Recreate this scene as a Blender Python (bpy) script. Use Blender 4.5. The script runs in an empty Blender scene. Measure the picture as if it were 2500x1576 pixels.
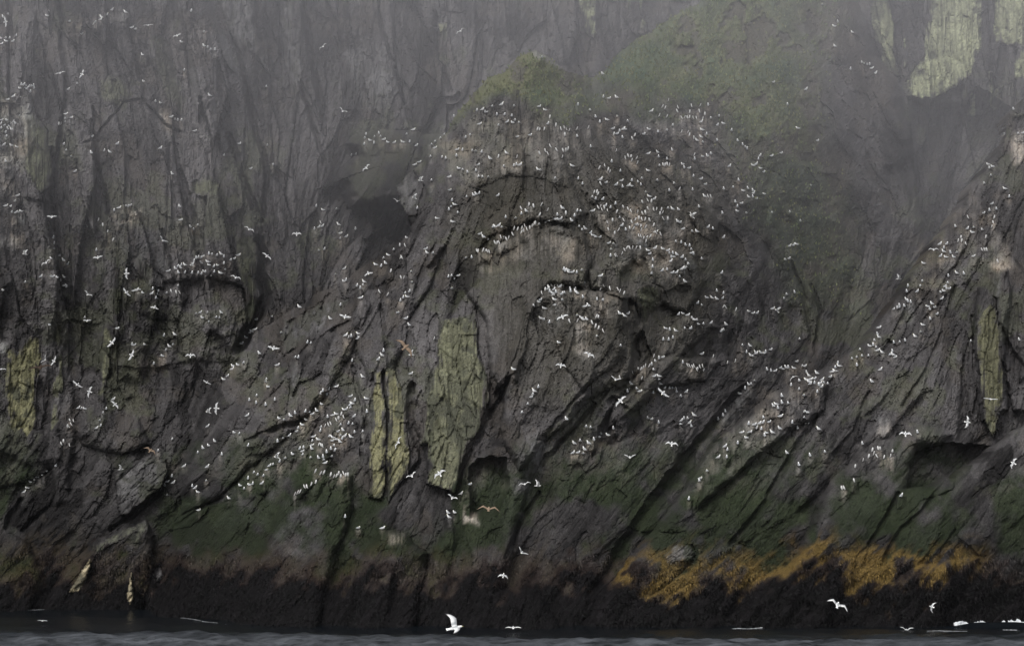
import bpy, math, random
import numpy as np
from mathutils import Matrix, Vector

# ---------------------------------------------------------------- camera, sky, sun, exposure
scene = bpy.context.scene
C = scene.collection
CAM_H, F_PX, CX, CY, HORIZON = 6.0, 6071.0, 1250.0, 788.0, 1300.0
PITCH = math.atan((HORIZON - CY) / F_PX)
cam_data = bpy.data.cameras.new('camera')
cam_data.sensor_width = 36.0
cam_data.lens = 36.0 * F_PX / 2500.0
cam_data.clip_start = 1.0
cam_data.clip_end = 6000.0
cam = bpy.data.objects.new('camera', cam_data)
C.objects.link(cam)
cam.location = (0, 0, CAM_H)
cam.rotation_euler = (math.pi / 2 + PITCH, 0, 0)
scene.camera = cam

world = bpy.data.worlds.new('World')
scene.world = world
world.use_nodes = True
wn = world.node_tree
wn.nodes.clear()
SUN_EL, SUN_AZ = math.radians(46), math.radians(205)      # high, behind the camera, veiled by cloud
sky = wn.nodes.new('ShaderNodeTexSky')
sky.sky_type = 'NISHITA'
sky.sun_disc = False
sky.sun_elevation = SUN_EL
sky.sun_rotation = SUN_AZ
sky.air_density = 1.0
sky.dust_density = 4.0
hs = wn.nodes.new('ShaderNodeHueSaturation')              # overcast: nearly colourless sky light
hs.inputs['Saturation'].default_value = 0.27
bg = wn.nodes.new('ShaderNodeBackground')
bg.inputs['Strength'].default_value = 0.10
wo = wn.nodes.new('ShaderNodeOutputWorld')
wn.links.new(sky.outputs[0], hs.inputs['Color'])
wn.links.new(hs.outputs[0], bg.inputs['Color'])
wn.links.new(bg.outputs[0], wo.inputs['Surface'])

sun_data = bpy.data.lights.new('sun', 'SUN')
sun_data.energy = 1.5
sun_data.angle = math.radians(30)
sun_data.color = (1.0, 0.985, 0.965)
sun = bpy.data.objects.new('sun', sun_data)
C.objects.link(sun)
sd = Vector((math.sin(SUN_AZ) * math.cos(SUN_EL), math.cos(SUN_AZ) * math.cos(SUN_EL), math.sin(SUN_EL)))
sun.rotation_euler = sd.to_track_quat('Z', 'Y').to_euler()

scene.view_settings.view_transform = 'Standard'
scene.view_settings.look = 'None'
scene.view_settings.gamma = 1.0
scene.view_settings.exposure = 0.42
scene.render.engine = 'CYCLES'
cy = scene.cycles
cy.use_denoising = True
cy.denoiser = 'OPENIMAGEDENOISE'
cy.denoising_prefilter = 'ACCURATE'
cy.denoising_input_passes = 'RGB_ALBEDO_NORMAL'
cy.use_adaptive_sampling = False
cy.max_bounces = 4
cy.diffuse_bounces = 2
cy.glossy_bounces = 2
cy.transmission_bounces = 1
cy.volume_bounces = 1
cy.transparent_max_bounces = 4

# ---------------------------------------------------------------- pixel <-> world
cp, sp_ = math.cos(PITCH), math.sin(PITCH)
def ray(u, v):
    a = (np.asarray(u, float) - CX) / F_PX
    b = (CY - np.asarray(v, float)) / F_PX
    return a, cp - b * sp_, sp_ + b * cp
def at(u, v, Y):
    dx, dy, dz = ray(u, v)
    k = Y / dy
    return dx * k, Y + 0 * k, CAM_H + dz * k
def px_of(X, Y, Z):
    d = Y * cp + (Z - CAM_H) * sp_
    return CX + F_PX * X / d, CY - F_PX * (-Y * sp_ + (Z - CAM_H) * cp) / d

# ---------------------------------------------------------------- noise tools on the survey grid
STEP = 3.0
us = np.arange(-300, 2801, STEP)
vs = np.arange(-240, 1592, STEP)
NU, NV = len(us), len(vs)
U, V = np.meshgrid(us, vs)
rng = np.random.default_rng(7)

def sm(x, a, b):
    t = np.clip((x - a) / (b - a), 0, 1)
    return t * t * (3 - 2 * t)
def vnoise(cell_u, cell_v, seed):
    r = np.random.default_rng(seed)
    nx, ny = int((us[-1] - us[0]) / cell_u) + 3, int((vs[-1] - vs[0]) / cell_v) + 3
    g = r.random((ny, nx)) * 2 - 1
    x = (us - us[0]) / cell_u; y = (vs - vs[0]) / cell_v
    xi, yi = x.astype(int), y.astype(int)
    fx, fy = x - xi, y - yi
    fx = fx * fx * (3 - 2 * fx); fy = fy * fy * (3 - 2 * fy)
    top = g[np.ix_(yi, xi)] * (1 - fx) + g[np.ix_(yi, xi + 1)] * fx
    bot = g[np.ix_(yi + 1, xi)] * (1 - fx) + g[np.ix_(yi + 1, xi + 1)] * fx
    return top * (1 - fy)[:, None] + bot * fy[:, None]
def fbm(cell, seed, octs=4, asp=1.0):
    out = 0; a = 1.0
    for o in range(octs):
        out = out + a * vnoise(cell, cell * asp, seed + o); cell = max(cell / 2, 3.1); a *= 0.55
    return out
def bil(img, x, y):
    x = np.clip(x, 0, NU - 1.001); y = np.clip(y, 0, NV - 1.001)
    xi, yi = x.astype(np.int32), y.astype(np.int32)
    fx, fy = x - xi, y - yi
    return (img[yi, xi] * (1 - fx) + img[yi, xi + 1] * fx) * (1 - fy) + (img[yi + 1, xi] * (1 - fx) + img[yi + 1, xi + 1] * fx) * fy
def look(img, u, v):
    return bil(img, (np.asarray(u, float) - us[0]) / STEP, (np.asarray(v, float) - vs[0]) / STEP)
def lic(img, phi, n, step=1.0):
    """smear an image along the grain: streaks that follow the rock's bedding"""
    gx, gy = np.meshgrid(np.arange(NU, dtype=float), np.arange(NV, dtype=float))
    dx, dy = np.sin(phi) * step, np.cos(phi) * step
    acc = img.copy()
    for s in (1, -1):
        x, y = gx.copy(), gy.copy()
        for k in range(n):
            x += s * dx; y += s * dy
            acc += bil(img, x, y)
    return acc / (2 * n + 1) * math.sqrt(2 * n + 1)
def tps(pts, smooth=0.0):
    p = np.array(pts, float); xy = p[:, :2] / 1000; n = len(p)
    def K(r2): return np.where(r2 > 0, r2 * np.log(np.maximum(r2, 1e-12)) * 0.5, 0)
    d2 = ((xy[:, None] - xy[None]) ** 2).sum(2)
    A = np.zeros((n + 3, n + 3)); A[:n, :n] = K(d2) + smooth * np.eye(n)
    A[:n, n] = 1; A[:n, n + 1:] = xy; A[n, :n] = 1; A[n + 1:, :n] = xy.T
    w = np.linalg.solve(A, np.r_[p[:, 2], 0, 0, 0])
    out = w[n] + w[n + 1] * U / 1000 + w[n + 2] * V / 1000
    for i in range(n):
        out += w[i] * K((U / 1000 - xy[i, 0]) ** 2 + (V / 1000 - xy[i, 1]) ** 2)
    return out
def idw(pts, power=3.0):
    num = np.zeros_like(U); den = np.zeros_like(U)
    for (u, v, a) in pts:
        w = 1.0 / (((U - u) ** 2 + (V - v) ** 2) / 1e4 + 0.15) ** (power / 2)
        num += w * a; den += w
    return num / den

WARP_U = fbm(60, 900, 4) * 7
WARP_V = fbm(60, 950, 4) * 7
def inside_poly(poly, pu, pv):
    c = np.zeros(pu.shape, bool); n = len(poly)
    for i in range(n):
        x1, y1 = poly[i]; x2, y2 = poly[(i + 1) % n]
        if y1 == y2: continue
        cond = (y1 > pv) != (y2 > pv)
        c ^= cond & (pu < (x2 - x1) * (pv - y1) / (y2 - y1) + x1)
    return c
def dist_line(line, pu, pv, closed=True):
    d = np.full(pu.shape, 1e9); n = len(line)
    for i in range(n if closed else n - 1):
        x1, y1 = line[i]; x2, y2 = line[(i + 1) % n]
        ex, ey = x2 - x1, y2 - y1
        t = np.clip(((pu - x1) * ex + (pv - y1) * ey) / max(ex * ex + ey * ey, 1e-9), 0, 1)
        d = np.minimum(d, (pu - x1 - t * ex) ** 2 + (pv - y1 - t * ey) ** 2)
    return np.sqrt(d)
def window(poly, pad):
    a = np.array(poly, float)
    i0 = max(int((a[:, 0].min() - pad - us[0]) / STEP), 0); i1 = min(int((a[:, 0].max() + pad - us[0]) / STEP) + 2, NU)
    j0 = max(int((a[:, 1].min() - pad - vs[0]) / STEP), 0); j1 = min(int((a[:, 1].max() + pad - vs[0]) / STEP) + 2, NV)
    return slice(j0, max(j1, j0)), slice(i0, max(i1, i0))
def poly_field(poly, pad=20, warp=1.0):
    """(window, signed distance in pixels, positive inside) with a rough, natural edge"""
    w = window(poly, pad)
    pu, pv = U[w] + WARP_U[w] * warp, V[w] + WARP_V[w] * warp
    s = np.where(inside_poly(poly, pu, pv), 1.0, -1.0)
    return w, s * dist_line(poly, pu, pv)

# which way the rock's joints run: degrees from vertical, + = down to the right, - = down to the left
GRAIN = [(300, 200, 13), (100, 100, 8), (600, 200, 12), (100, 600, 4), (300, 900, 0), (650, 600, 15), (450, 650, 8), (60, 900, 0), (200, 1300, -45),
         (400, 1200, -50), (60, 1200, -35), (600, 1300, -35), (700, 1000, -35), (1000, 150, 12), (1450, 60, 2), (2300, 150, 4), (2450, 100, 2),
         (2100, 400, 30), (2000, 200, 28), (900, 420, -30), (1000, 650, -30), (850, 850, -30), (950, 950, -4), (1100, 900, 3), (1250, 750, -5),
         (1300, 350, 0), (1150, 400, -28), (1500, 400, 38), (1700, 400, 42), (1800, 650, 32), (1600, 650, 15), (1550, 800, 0), (1400, 1000, -18),
         (1600, 950, -45), (1750, 1000, -45), (1300, 1200, -30), (1150, 1300, -20), (1500, 1250, -40), (800, 1200, -35), (700, 1400, -35),
         (1600, 1400, -50), (2400, 400, -25), (2300, 700, -30), (2200, 850, -36), (2420, 900, 2), (2000, 1050, -40), (1900, 1200, -45),
         (2150, 1250, -42), (2300, 1250, -46), (2480, 1200, -38), (2000, 1420, -50), (2550, 700, -5), (1950, 700, 15)]
PHI = np.radians(idw(GRAIN)) + fbm(160, 40, 3) * 0.10

def avor(seed, across, aspect):
    """stretched Voronoi cells along the grain: joint-bounded blocks"""
    r = np.random.default_rng(seed)
    f1 = np.full((NV, NU), 1e9); f2 = np.full((NV, NU), 1e9)
    val = np.zeros((NV, NU)); tone = np.zeros((NV, NU))
    cell = across * math.sqrt(aspect)
    for gy in np.arange(vs[0] - cell, vs[-1] + cell, cell):
        for gx in np.arange(us[0] - cell, us[-1] + cell, cell):
            x, y = gx + r.random() * cell, gy + r.random() * cell
            ph = float(look(PHI, x, y)); s, c = math.sin(ph), math.cos(ph)
            off, t1, t2, tn = r.normal(), r.normal(), r.normal(), r.normal()
            asp = aspect * (0.6 + 0.8 * r.random()) * (1.9 if (x < 1500 and y < 780 - 0.25 * max(x - 500, 0)) or (x > 2230 and y < 1000) else 1.0)
            hv = across * (asp * abs(c) + abs(s)) * 1.25 + across; hu = across * (asp * abs(s) + abs(c)) * 1.25 + across
            i0 = max(int((x - hu - us[0]) / STEP), 0); i1 = min(int((x + hu - us[0]) / STEP) + 1, NU)
            j0 = max(int((y - hv - vs[0]) / STEP), 0); j1 = min(int((y + hv - vs[0]) / STEP) + 1, NV)
            if i1 <= i0 or j1 <= j0: continue
            du = us[i0:i1][None] - x; dv = vs[j0:j1][:, None] - y
            al = (du * s + dv * c); ac = (du * c - dv * s)
            d = np.sqrt(ac * ac + (al / asp) ** 2) / across
            A, B = f1[j0:j1, i0:i1], f2[j0:j1, i0:i1]
            m = d < A
            B[:] = np.where(m, A, np.minimum(B, d)); A[m] = d[m]
            val[j0:j1, i0:i1][m] = (off + 0.55 * t1 * ac / across + 0.35 * t2 * al / (across * asp))[m]
            tone[j0:j1, i0:i1][m] = tn
    return val, np.minimum(f2 - f1, 3), tone

V0, E0, T0 = avor(10, 95, 2.6)
V1, E1, T1 = avor(11, 44, 2.8)
V2, E2, T2 = avor(12, 20, 2.8)
V3, E3, T3 = avor(13, 9.5, 2.2)
white = rng.standard_normal((NV, NU))
coarse = vnoise(9, 9, 77)
L0 = lic(vnoise(34, 34, 78), PHI, 40, 1.6); L0 /= L0.std()
L1 = lic(coarse, PHI, 26, 1.2); L1 /= L1.std()
L2 = lic(white, PHI, 9); L2 /= L2.std()
DRIP = lic(white, np.zeros_like(PHI) + 0.02, 14); DRIP /= DRIP.std()      # straight down: run-off streaks
BLOT = fbm(150, 300, 4); BLOT /= BLOT.std()
BLOT2 = fbm(60, 320, 4); BLOT2 /= BLOT2.std()
BLOT3 = fbm(26, 340, 3); BLOT3 /= BLOT3.std()
def blur(a, n):
    for _ in range(n):
        a = (a + np.roll(a, 1, 0) + np.roll(a, -1, 0)) / 3; a = (a + np.roll(a, 1, 1) + np.roll(a, -1, 1)) / 3
    return a
V0S, V1S, V2S = blur(V0, 5), blur(V1, 3), blur(V2, 1)
print('noise ready')

# ---------------------------------------------------------------- where the birds stand (photo pixels, per survey tile)
def tile(x0, y0, k, txt, lo=-1e9):
    out = []
    for t in txt.split():
        x, y = t.split(',')
        if float(x) >= lo: out.append((x0 + float(x) / k, y0 + float(y) / k))
    return out
K1, K2 = 2.8914, 2.886
KITTI = (
 tile(0, 0, K1, '55,97 22,118 350,70 332,108 490,147 715,118 710,135 672,150 752,103 790,68 885,85 930,190 955,203 575,235 115,250 68,268 5,268 8,305 90,290 1348,77 1440,220 1280,292 1440,322 1465,328 1485,345 1518,350 1005,385 1300,495 1015,570 1880,605 545,585 482,630 150,597 165,597 140,620 205,605 220,605 235,605 172,615 190,625 212,648 240,620 55,698 95,680 140,678 465,800 500,828 460,855 138,812 12,843 48,845 78,868 95,858 108,870 8,905 55,908 82,912 40,935 18,938 1098,710 1132,722 1480,672 1210,820 1235,838 1255,848 1280,848 1375,920 28,1022 80,1020 120,1032 40,1138 450,1018 500,1100 530,1210 648,958 735,1062 775,1072 828,1015 645,1078 1132,1045 1215,1225 1580,1090 1885,1020 1928,1157 1770,1185 1690,1008 125,1375 40,1448 75,1455 130,1495 150,1485 85,1497 112,1500 805,1485 840,1462 888,1450 918,1443 905,1455 1268,1455')
 + [b for b in tile(600, 0, K1, '848,947 840,970 908,960 940,940 975,980 878,985 905,1008 1003,1000 1048,1005 835,1015 1108,997 1157,1000 1205,1025 1135,942 1183,910 745,1095 778,1083 1400,945 1375,970 1337,995 1310,1015 1335,1038 1305,1100 1225,1140 1193,1158 1468,820 1650,872 1632,780 1670,772 1690,790 1708,785 1585,948 1552,970 1493,1050 1530,1060 1600,1060 1665,1075 1385,1110 1412,1118 1488,1100 1505,1185 1437,1245 1310,1270 1440,1340 1210,1470 1455,1415 1475,1440 1435,1480 1498,1498 1560,1385 1608,1378 1648,1365 1565,1215 1625,1205 1645,1243 1672,1245 1712,1245 1640,1160 1725,1120 497,1455 545,1475 640,1470', 290)]
 + tile(1200, 0, K1, '357,398 785,518 790,683 883,687 335,748 378,772 397,872 183,962 272,950 610,738 695,775 735,825 765,862 815,840 888,817 960,850 857,905 885,940 930,912 945,912 925,970 1110,907 1075,942 1175,932 1238,915 1130,783 1280,883 1480,858 1530,740 1550,830 1605,815 1595,882 1637,868 1487,912 1518,945 1450,988 1490,998 1592,990 1695,920 1738,992 1773,1020 1803,1050 1895,1098 1978,1095 1107,1080 1172,1073 1180,1105 1275,1058 1240,1122 1187,1165 1105,1200 1350,1155 1360,1185 1395,1182 1435,1122 1550,1085 1525,1100 1490,1100 1680,1172 1848,1162 1868,1158 1922,1208 910,1207 848,1142 770,1267 808,1285 918,1270 990,1275 880,1305 925,1320 968,1308 988,1310 1055,1303 1060,1255 1170,1270 1290,1290 1425,1242 1480,1258 1510,1298 1420,1338 1255,1345 1090,1352 1745,1272 1705,1318 1640,1333 1777,1342 1810,1330 1845,1345 1925,1365 1505,1385 1815,1388 1870,1398 1722,1425 1765,1430 1735,1485 1800,1498 1980,1495 1630,1505 1150,1402 785,1408 710,1388 735,1405 1247,1467 1320,1478 1465,1460 570,1168 328,1195 345,1197 105,1080 88,1170 158,1170 200,1165 450,1255 612,1262 642,1298 500,1470 630,1485 605,1490 715,1485 245,1490 700,1035 605,962 875,1440 805,1452 840,1465 45,1380 38,810 92,808 142,818 110,862 150,862 195,862 50,880 4,748 70,738 160,742 1990,575')
 + tile(1800, 0, K1, '600,28 710,152 685,180 812,225 690,325 880,438 895,442 918,450 935,453 800,485 975,515 485,630 355,735 428,900 567,987 310,1075 520,1303 370,1490 1885,945 1950,770 1985,940 2015,935 1772,1155 1803,1172 1790,1235 1745,1290 1890,1328 1920,1390 1797,1435 1740,1500 1830,1475', 290)
 + tile(0, 525, K1, '375,158 382,233 425,283 360,300 448,318 475,343 288,433 358,425 372,430 452,435 428,455 178,470 468,505 20,525 680,247 1275,30 1345,82 1395,68 1365,95 1683,278 1475,272 1495,272 1432,285 1400,298 1385,302 1530,280 1560,272 1580,292 1628,312 1420,335 1467,325 1370,322 1475,348 1535,350 1580,340 1510,362 1280,350 1305,350 1238,375 1275,370 1188,390 1260,405 1305,405 1355,408 1398,408 1422,415 1450,400 1440,392 1458,425 1485,422 1512,400 1557,405 1590,378 985,520 945,530 1008,545 1078,520 1072,552 1118,535 1175,545 1255,495 1100,585 1115,585 1383,692 1463,685 1428,720 1475,748 1525,718 1548,720 1560,685 598,720 350,770 1157,850 1233,842 1222,910 1172,948 1135,990 1148,988 932,912 947,912 1020,908 1085,1048 828,795 1920,712 1808,733 1765,828 1800,802 1985,825 1705,900 1830,975 1718,1040 1645,1060 1638,1085 1957,1055 1580,1155 1880,1155 1893,1208 1812,1270 1760,1305 1808,1325 1875,1340 1940,1303 1745,1415 1970,1430 2005,1440 1465,1490 800,1298 750,1365 728,1390 703,1445 683,1500 710,1485 553,1358 575,1360 598,1360')
 + tile(600, 525, K1, '485,95 540,78 655,65 775,95 665,160 710,150 517,245 555,240 1045,240 1135,155 973,300 918,345 955,362 987,340 697,375 632,415 693,462 708,460 835,470 828,490 808,515 785,500 812,580 668,635 378,648 595,730 1270,235 1320,265 1280,265 1168,395 1172,470 1155,540 1125,548 1140,572 1092,605 1072,685 1130,725 1153,775 1350,20 1460,45 1653,130 1710,170 1745,85 1785,75 1808,82 1835,15 1905,20 1430,435 1500,425 1470,450 1455,515 1555,300 1595,300 435,900 460,900 350,1000 370,1005 705,850 795,832 790,870 750,1028 935,1020 972,960 1165,1115 825,1140 640,1205 582,1228 530,1260 572,1265 740,1275 850,1290 535,1330 770,1310 750,1325 738,1340 740,1355 710,1370 695,1370 855,1390 765,1420 500,1380 470,1400 420,1388 428,1440 348,1398 578,1425 640,1400 398,1475 370,1500 530,1495 725,1470 755,1470 670,1475 1890,1085 1990,1330 2015,1280 1950,1390', 290)
 + tile(1200, 525, K1, '470,30 420,35 440,30 455,25 490,28 565,40 640,100 660,95 700,125 735,150 765,152 828,195 860,200 840,290 337,60 920,75 948,105 1020,65 905,15 1160,115 1315,45 1330,48 1350,95 1415,112 1450,115 1530,85 1563,97 1638,157 1300,185 1338,195 1370,212 1398,218 1410,240 1425,275 1485,305 1255,265 1280,270 1285,290 1345,298 1105,245 1155,232 1210,235 1245,245 1265,325 1138,318 1390,340 1380,365 1345,380 1240,385 1205,392 1305,405 1130,412 1625,408 1365,468 1590,535 1637,552 1632,585 1590,592 1520,578 1455,620 1485,632 1815,675 1875,690 1985,655 540,385 520,395 510,385 548,400 570,400 602,405 638,385 770,425 655,472 550,475 565,490 590,515 595,540 558,540 555,522 485,505 440,525 430,545 400,520 410,540 455,545 440,560 515,545 500,595 605,550 645,580 345,595 450,630 372,655 298,637 350,725 370,735 408,758 745,595 785,597 660,640 685,640 605,705 635,720 672,735 905,695 938,712 963,690 745,850 475,895 912,918 1230,795 1320,700 1350,690 1385,700 1415,722 1450,735 1455,765 1495,765 1550,760 1258,810 1300,815 1365,795 1400,800 1410,800 1655,770 1622,820 1212,880 1250,880 1280,865 1770,915 1825,920 1970,945 1800,968 1830,990 1845,992 1865,968 1900,970 1925,970 1870,975 1935,965 1182,1010 1210,1000 1130,1055 1485,975 1350,1040 1945,1090 2003,1095 1855,1165 1815,1195 1790,1222 1750,1255 1150,1132 1183,1132 985,1190 960,1245 1048,1240 1140,1250 1190,1190 1220,1215 1255,1218 1275,1222 1300,1220 1375,1247 1335,1275 1105,1430 1130,1435 1180,1465 1330,1470 1358,1435 1385,1430 1430,1412 1600,1440 1650,1385 1410,1490 1815,1475 1920,1425 1960,1455 2010,1330 1990,1345 1915,1465 1890,1470 1865,1505 1905,1510 330,1215 292,1262 530,1440 668,1490 700,1495 860,1505', 289)
 + tile(1800, 525, K1, '445,35 370,215 420,200 340,310 365,300 350,555 405,545 330,585 440,870 420,1030 305,1075 318,1080 345,1075 360,1075 400,1075 460,1060 475,1060 490,1110 562,1115 505,1130 440,1165 490,1158 517,1155 515,1190 545,1185 577,1200 600,1160 610,1180 640,1185 380,1200 437,1225 565,1248 470,1270 315,1278 315,1325 360,1325 475,1385 492,1388 305,1415 388,1465 480,1462 500,1462 300,1505 425,1505 575,1510 690,1095 672,1100 720,1060 710,1045 845,1060 810,1010 845,1000 925,990 865,945 935,920 960,918 980,930 990,950 1022,968 970,880 1000,860 1000,790 1105,900 1185,885 1255,855 1095,960 1100,985 1115,998 1010,1090 950,1175 1103,660 1130,655 1145,650 1145,640 1180,640 1205,610 1225,615 1195,595 1343,640 1375,625 1385,650 1400,645 1360,665 1410,695 1362,735 1310,770 1295,820 1437,540 1465,500 1480,515 1495,515 1445,590 1270,540 1205,500 1307,462 1315,335 1435,290 1430,205 1478,203 1505,265 1550,260 1527,295 1667,285 1490,430 1550,408 1600,415 1625,95 1670,85 1660,118 1730,98 1540,80 1650,885 1990,880', 289)
 + tile(0, 1050, K2, '330,285 393,250 255,325 270,325 212,358 170,432 1113,140 1213,58 1297,252 1210,325 1160,382 1220,368 1395,152 1470,103 1512,75 1563,170 1460,258 1453,352 1355,392 1395,430 1178,452 1400,558 1612,478 1748,108 1650,12 1685,20 1955,80 1748,340 1780,378 1757,380 1692,385 1720,408 1790,295 1815,310 1855,318 1880,275 1898,250 1845,375 2010,195 1970,220')
 + tile(600, 1050, K2, '308,38 330,165 358,5 478,40 588,40 512,62 470,72 525,5 697,42 740,47 768,10 650,5 610,70 620,105 625,125 570,155 605,180 545,190 550,205 560,225 400,168 380,130 408,118 458,190 465,130 825,5 700,610 792,685 963,685 1515,447 1580,378 1425,580 1472,575 1432,612 680,60 640,60', 290)
 + tile(1200, 1050, K2, '583,92 625,70 655,135 685,92 722,68 573,160 645,160 772,20 820,30 1645,115 1662,138 1735,92 1598,190 1657,190 1520,283 1470,335 1465,352 1390,485 1765,12 1820,12 1795,50 1938,15 1925,38 1978,15 1918,138', 289)
 + tile(1800, 1050, K2, '350,160 513,178 618,150 435,245 882,95 1270,15 1155,462', 289))
MURRE = (
 tile(0, 0, K1, '782,40 812,60 845,65 575,190 590,195 500,238 620,150 640,155 660,160 735,115 415,868 430,868 1413,685 1340,910 1358,915 1395,930 1415,945 1440,935 1460,938 1475,942')
 + tile(600, 0, K1, '1945,1465 2000,1440')
 + tile(1200, 0, K1, '325,908 340,908 373,905 412,820 455,878 490,905 515,895 530,905 548,910 600,905 683,893 518,945 865,938 1248,700 1205,745 1225,755 1318,752 1312,780 1183,808 1237,815 1345,825 1360,822 1382,822 1398,820 1400,782 1412,740 1425,825 1447,828 1473,735 1467,778 1507,797 1490,832 1340,922 1398,945 1385,925 1428,965 340,1078 380,1060 400,1080 418,1028 460,1052 500,1100 505,1058 525,1055 541,1045 50,1100 178,1103 880,1055 945,1110 965,1095 985,1100 990,1125 1023,1108 1028,1143 1011,950 995,972 760,1180 800,1165 825,1190 835,1205 1210,1155 1225,1160 1240,1155 1255,1158 1430,1085 1325,1330 725,1350 745,1350 750,1365 1065,1420 1105,1408 1130,1415 1530,1380 1548,1380 770,1290 265,1435 295,1450 350,1440 395,1475 340,1510 525,1500 755,1460 770,1450 780,1475 795,1460 820,1480 885,1490 930,1455 965,1470 1065,1500 1085,1495 1105,1465 1145,1475 1165,1470 1200,1475 1190,1500 1205,1495 985,1485 1030,1490 1410,1505')
 + tile(0, 525, K1, '615,72 695,25 725,62 760,110 798,168 1208,530 1243,538 1270,540 495,1445 505,1470 518,1445 477,1482 490,1490')
 + tile(600, 525, K1, '530,45 1125,210 1088,205 1090,295 1102,295 1025,390 1095,435 1115,435 945,535 1000,555 1640,250 1630,245 1675,245 1690,245 1705,250 1720,255 1760,190 1775,190 1790,190 1800,150 1815,160 1830,155 1840,165 1855,155 1885,130 1895,90 1920,95 1945,115 1950,85 1970,70 1960,105 1985,95 2005,85 725,855 690,1420 675,1400 655,1430 640,1440 600,1465 585,1475 560,1480 1330,865')
 + tile(1200, 525, K1, '300,60 310,52 290,70 820,45 855,30 825,95 870,120 895,100 935,30 990,45 1000,90 975,85 1015,25 1040,15 1060,25 1085,25 1035,65 1055,75 1085,80 1115,30 1145,65 1040,140 1055,145 1075,155 1095,155 1120,145 1165,120 1195,130 1215,20 1245,20 1055,100 940,240 955,225 975,225 995,225 1020,225 1050,225 920,265 885,280 875,280 1090,180 355,545 425,490 445,490 465,488 485,490 505,490 400,505 380,520 770,515 790,492 835,515 895,520 905,530 935,545 740,710 755,715 550,745 605,740 710,755 735,780 757,790 790,815 1145,990 1110,1060 1085,1060 1070,1070 1035,1085 1055,1080 1025,1100 995,1105 905,1140 1060,1150 1385,1055 1400,1060 1420,1065 1455,1080 1470,1065 1490,1060 1495,1090 1450,1085 1565,990 1665,1035 1720,1025 1430,1060 570,1415 1635,640 1655,645 1725,660', 289)
 + tile(1800, 525, K1, '1838,320 1730,240 1745,240 1760,240 1613,195 1580,150 1585,175 1560,175 1805,45 1815,10 1795,75 1755,150 1630,10')
 + tile(0, 1050, K2, '432,88 447,70 490,98')
 + tile(600, 1050, K2, '515,95 530,100 540,105 525,300 550,295 600,310 620,320 640,315 655,300 670,320 690,300 705,310 720,310 495,360 462,377 430,395 415,395 380,430 345,445 365,435 490,285')
 + tile(1800, 1050, K2, '1094,143 1080,175 1035,185 985,178 992,125 1005,128 953,135 928,180 885,205 832,248 822,350 735,403 753,403 962,160'))

# ---------------------------------------------------------------- rock masses: outline and distance of each
POLY = {
 'center': [(330, 1600), (362, 1480), (398, 1380), (418, 1290), (445, 1230), (432, 1180), (450, 1100), (520, 965), (590, 862), (625, 808), (700, 762), (820, 692), (930, 622), (1000, 565), (1003, 545), (985, 515),
            (960, 462), (1008, 410), (1050, 365), (1084, 325), (1105, 285), (1150, 228), (1190, 190), (1240, 165), (1275, 135), (1312, 115), (1338, 128), (1355, 152), (1390, 175),
            (1450, 194), (1472, 178), (1500, 135), (1540, 105), (1590, 80), (1640, 45), (1700, 10), (1760, -40), (1830, -90), (2000, -150), (2060, -100), (2095, 0), (2150, 130),
            (2200, 210), (2228, 300), (2232, 420), (2260, 560), (2330, 700), (2330, 900), (2150, 1150), (2000, 1350), (1900, 1600)],
 'right': [(1380, 1600), (1440, 1480), (1480, 1420), (1560, 1330), (1640, 1230), (1690, 1160), (1740, 1080), (1790, 1040), (1850, 990), (1905, 945), (1990, 900), (2060, 870),
           (2110, 830), (2150, 780), (2185, 730), (2215, 690), (2250, 640), (2290, 575), (2320, 540), (2350, 500), (2375, 450), (2400, 410), (2420, 395), (2455, 330), (2470, 275),
           (2500, 235), (2560, 180), (2830, 60), (2830, 1600)],
 'rib': [(1730, 1600), (1800, 1490), (1850, 1430), (1900, 1390), (1950, 1350), (1985, 1280), (2000, 1220), (2030, 1170), (2060, 1140), (2090, 1100), (2130, 1078), (2200, 1062),
         (2240, 1035), (2310, 1042), (2330, 1062), (2300, 1085), (2240, 1100), (2215, 1140), (2210, 1190), (2260, 1190), (2330, 1165), (2400, 1120), (2440, 1080), (2480, 1050),
         (2560, 1000), (2830, 900), (2830, 1600)],
}
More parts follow.
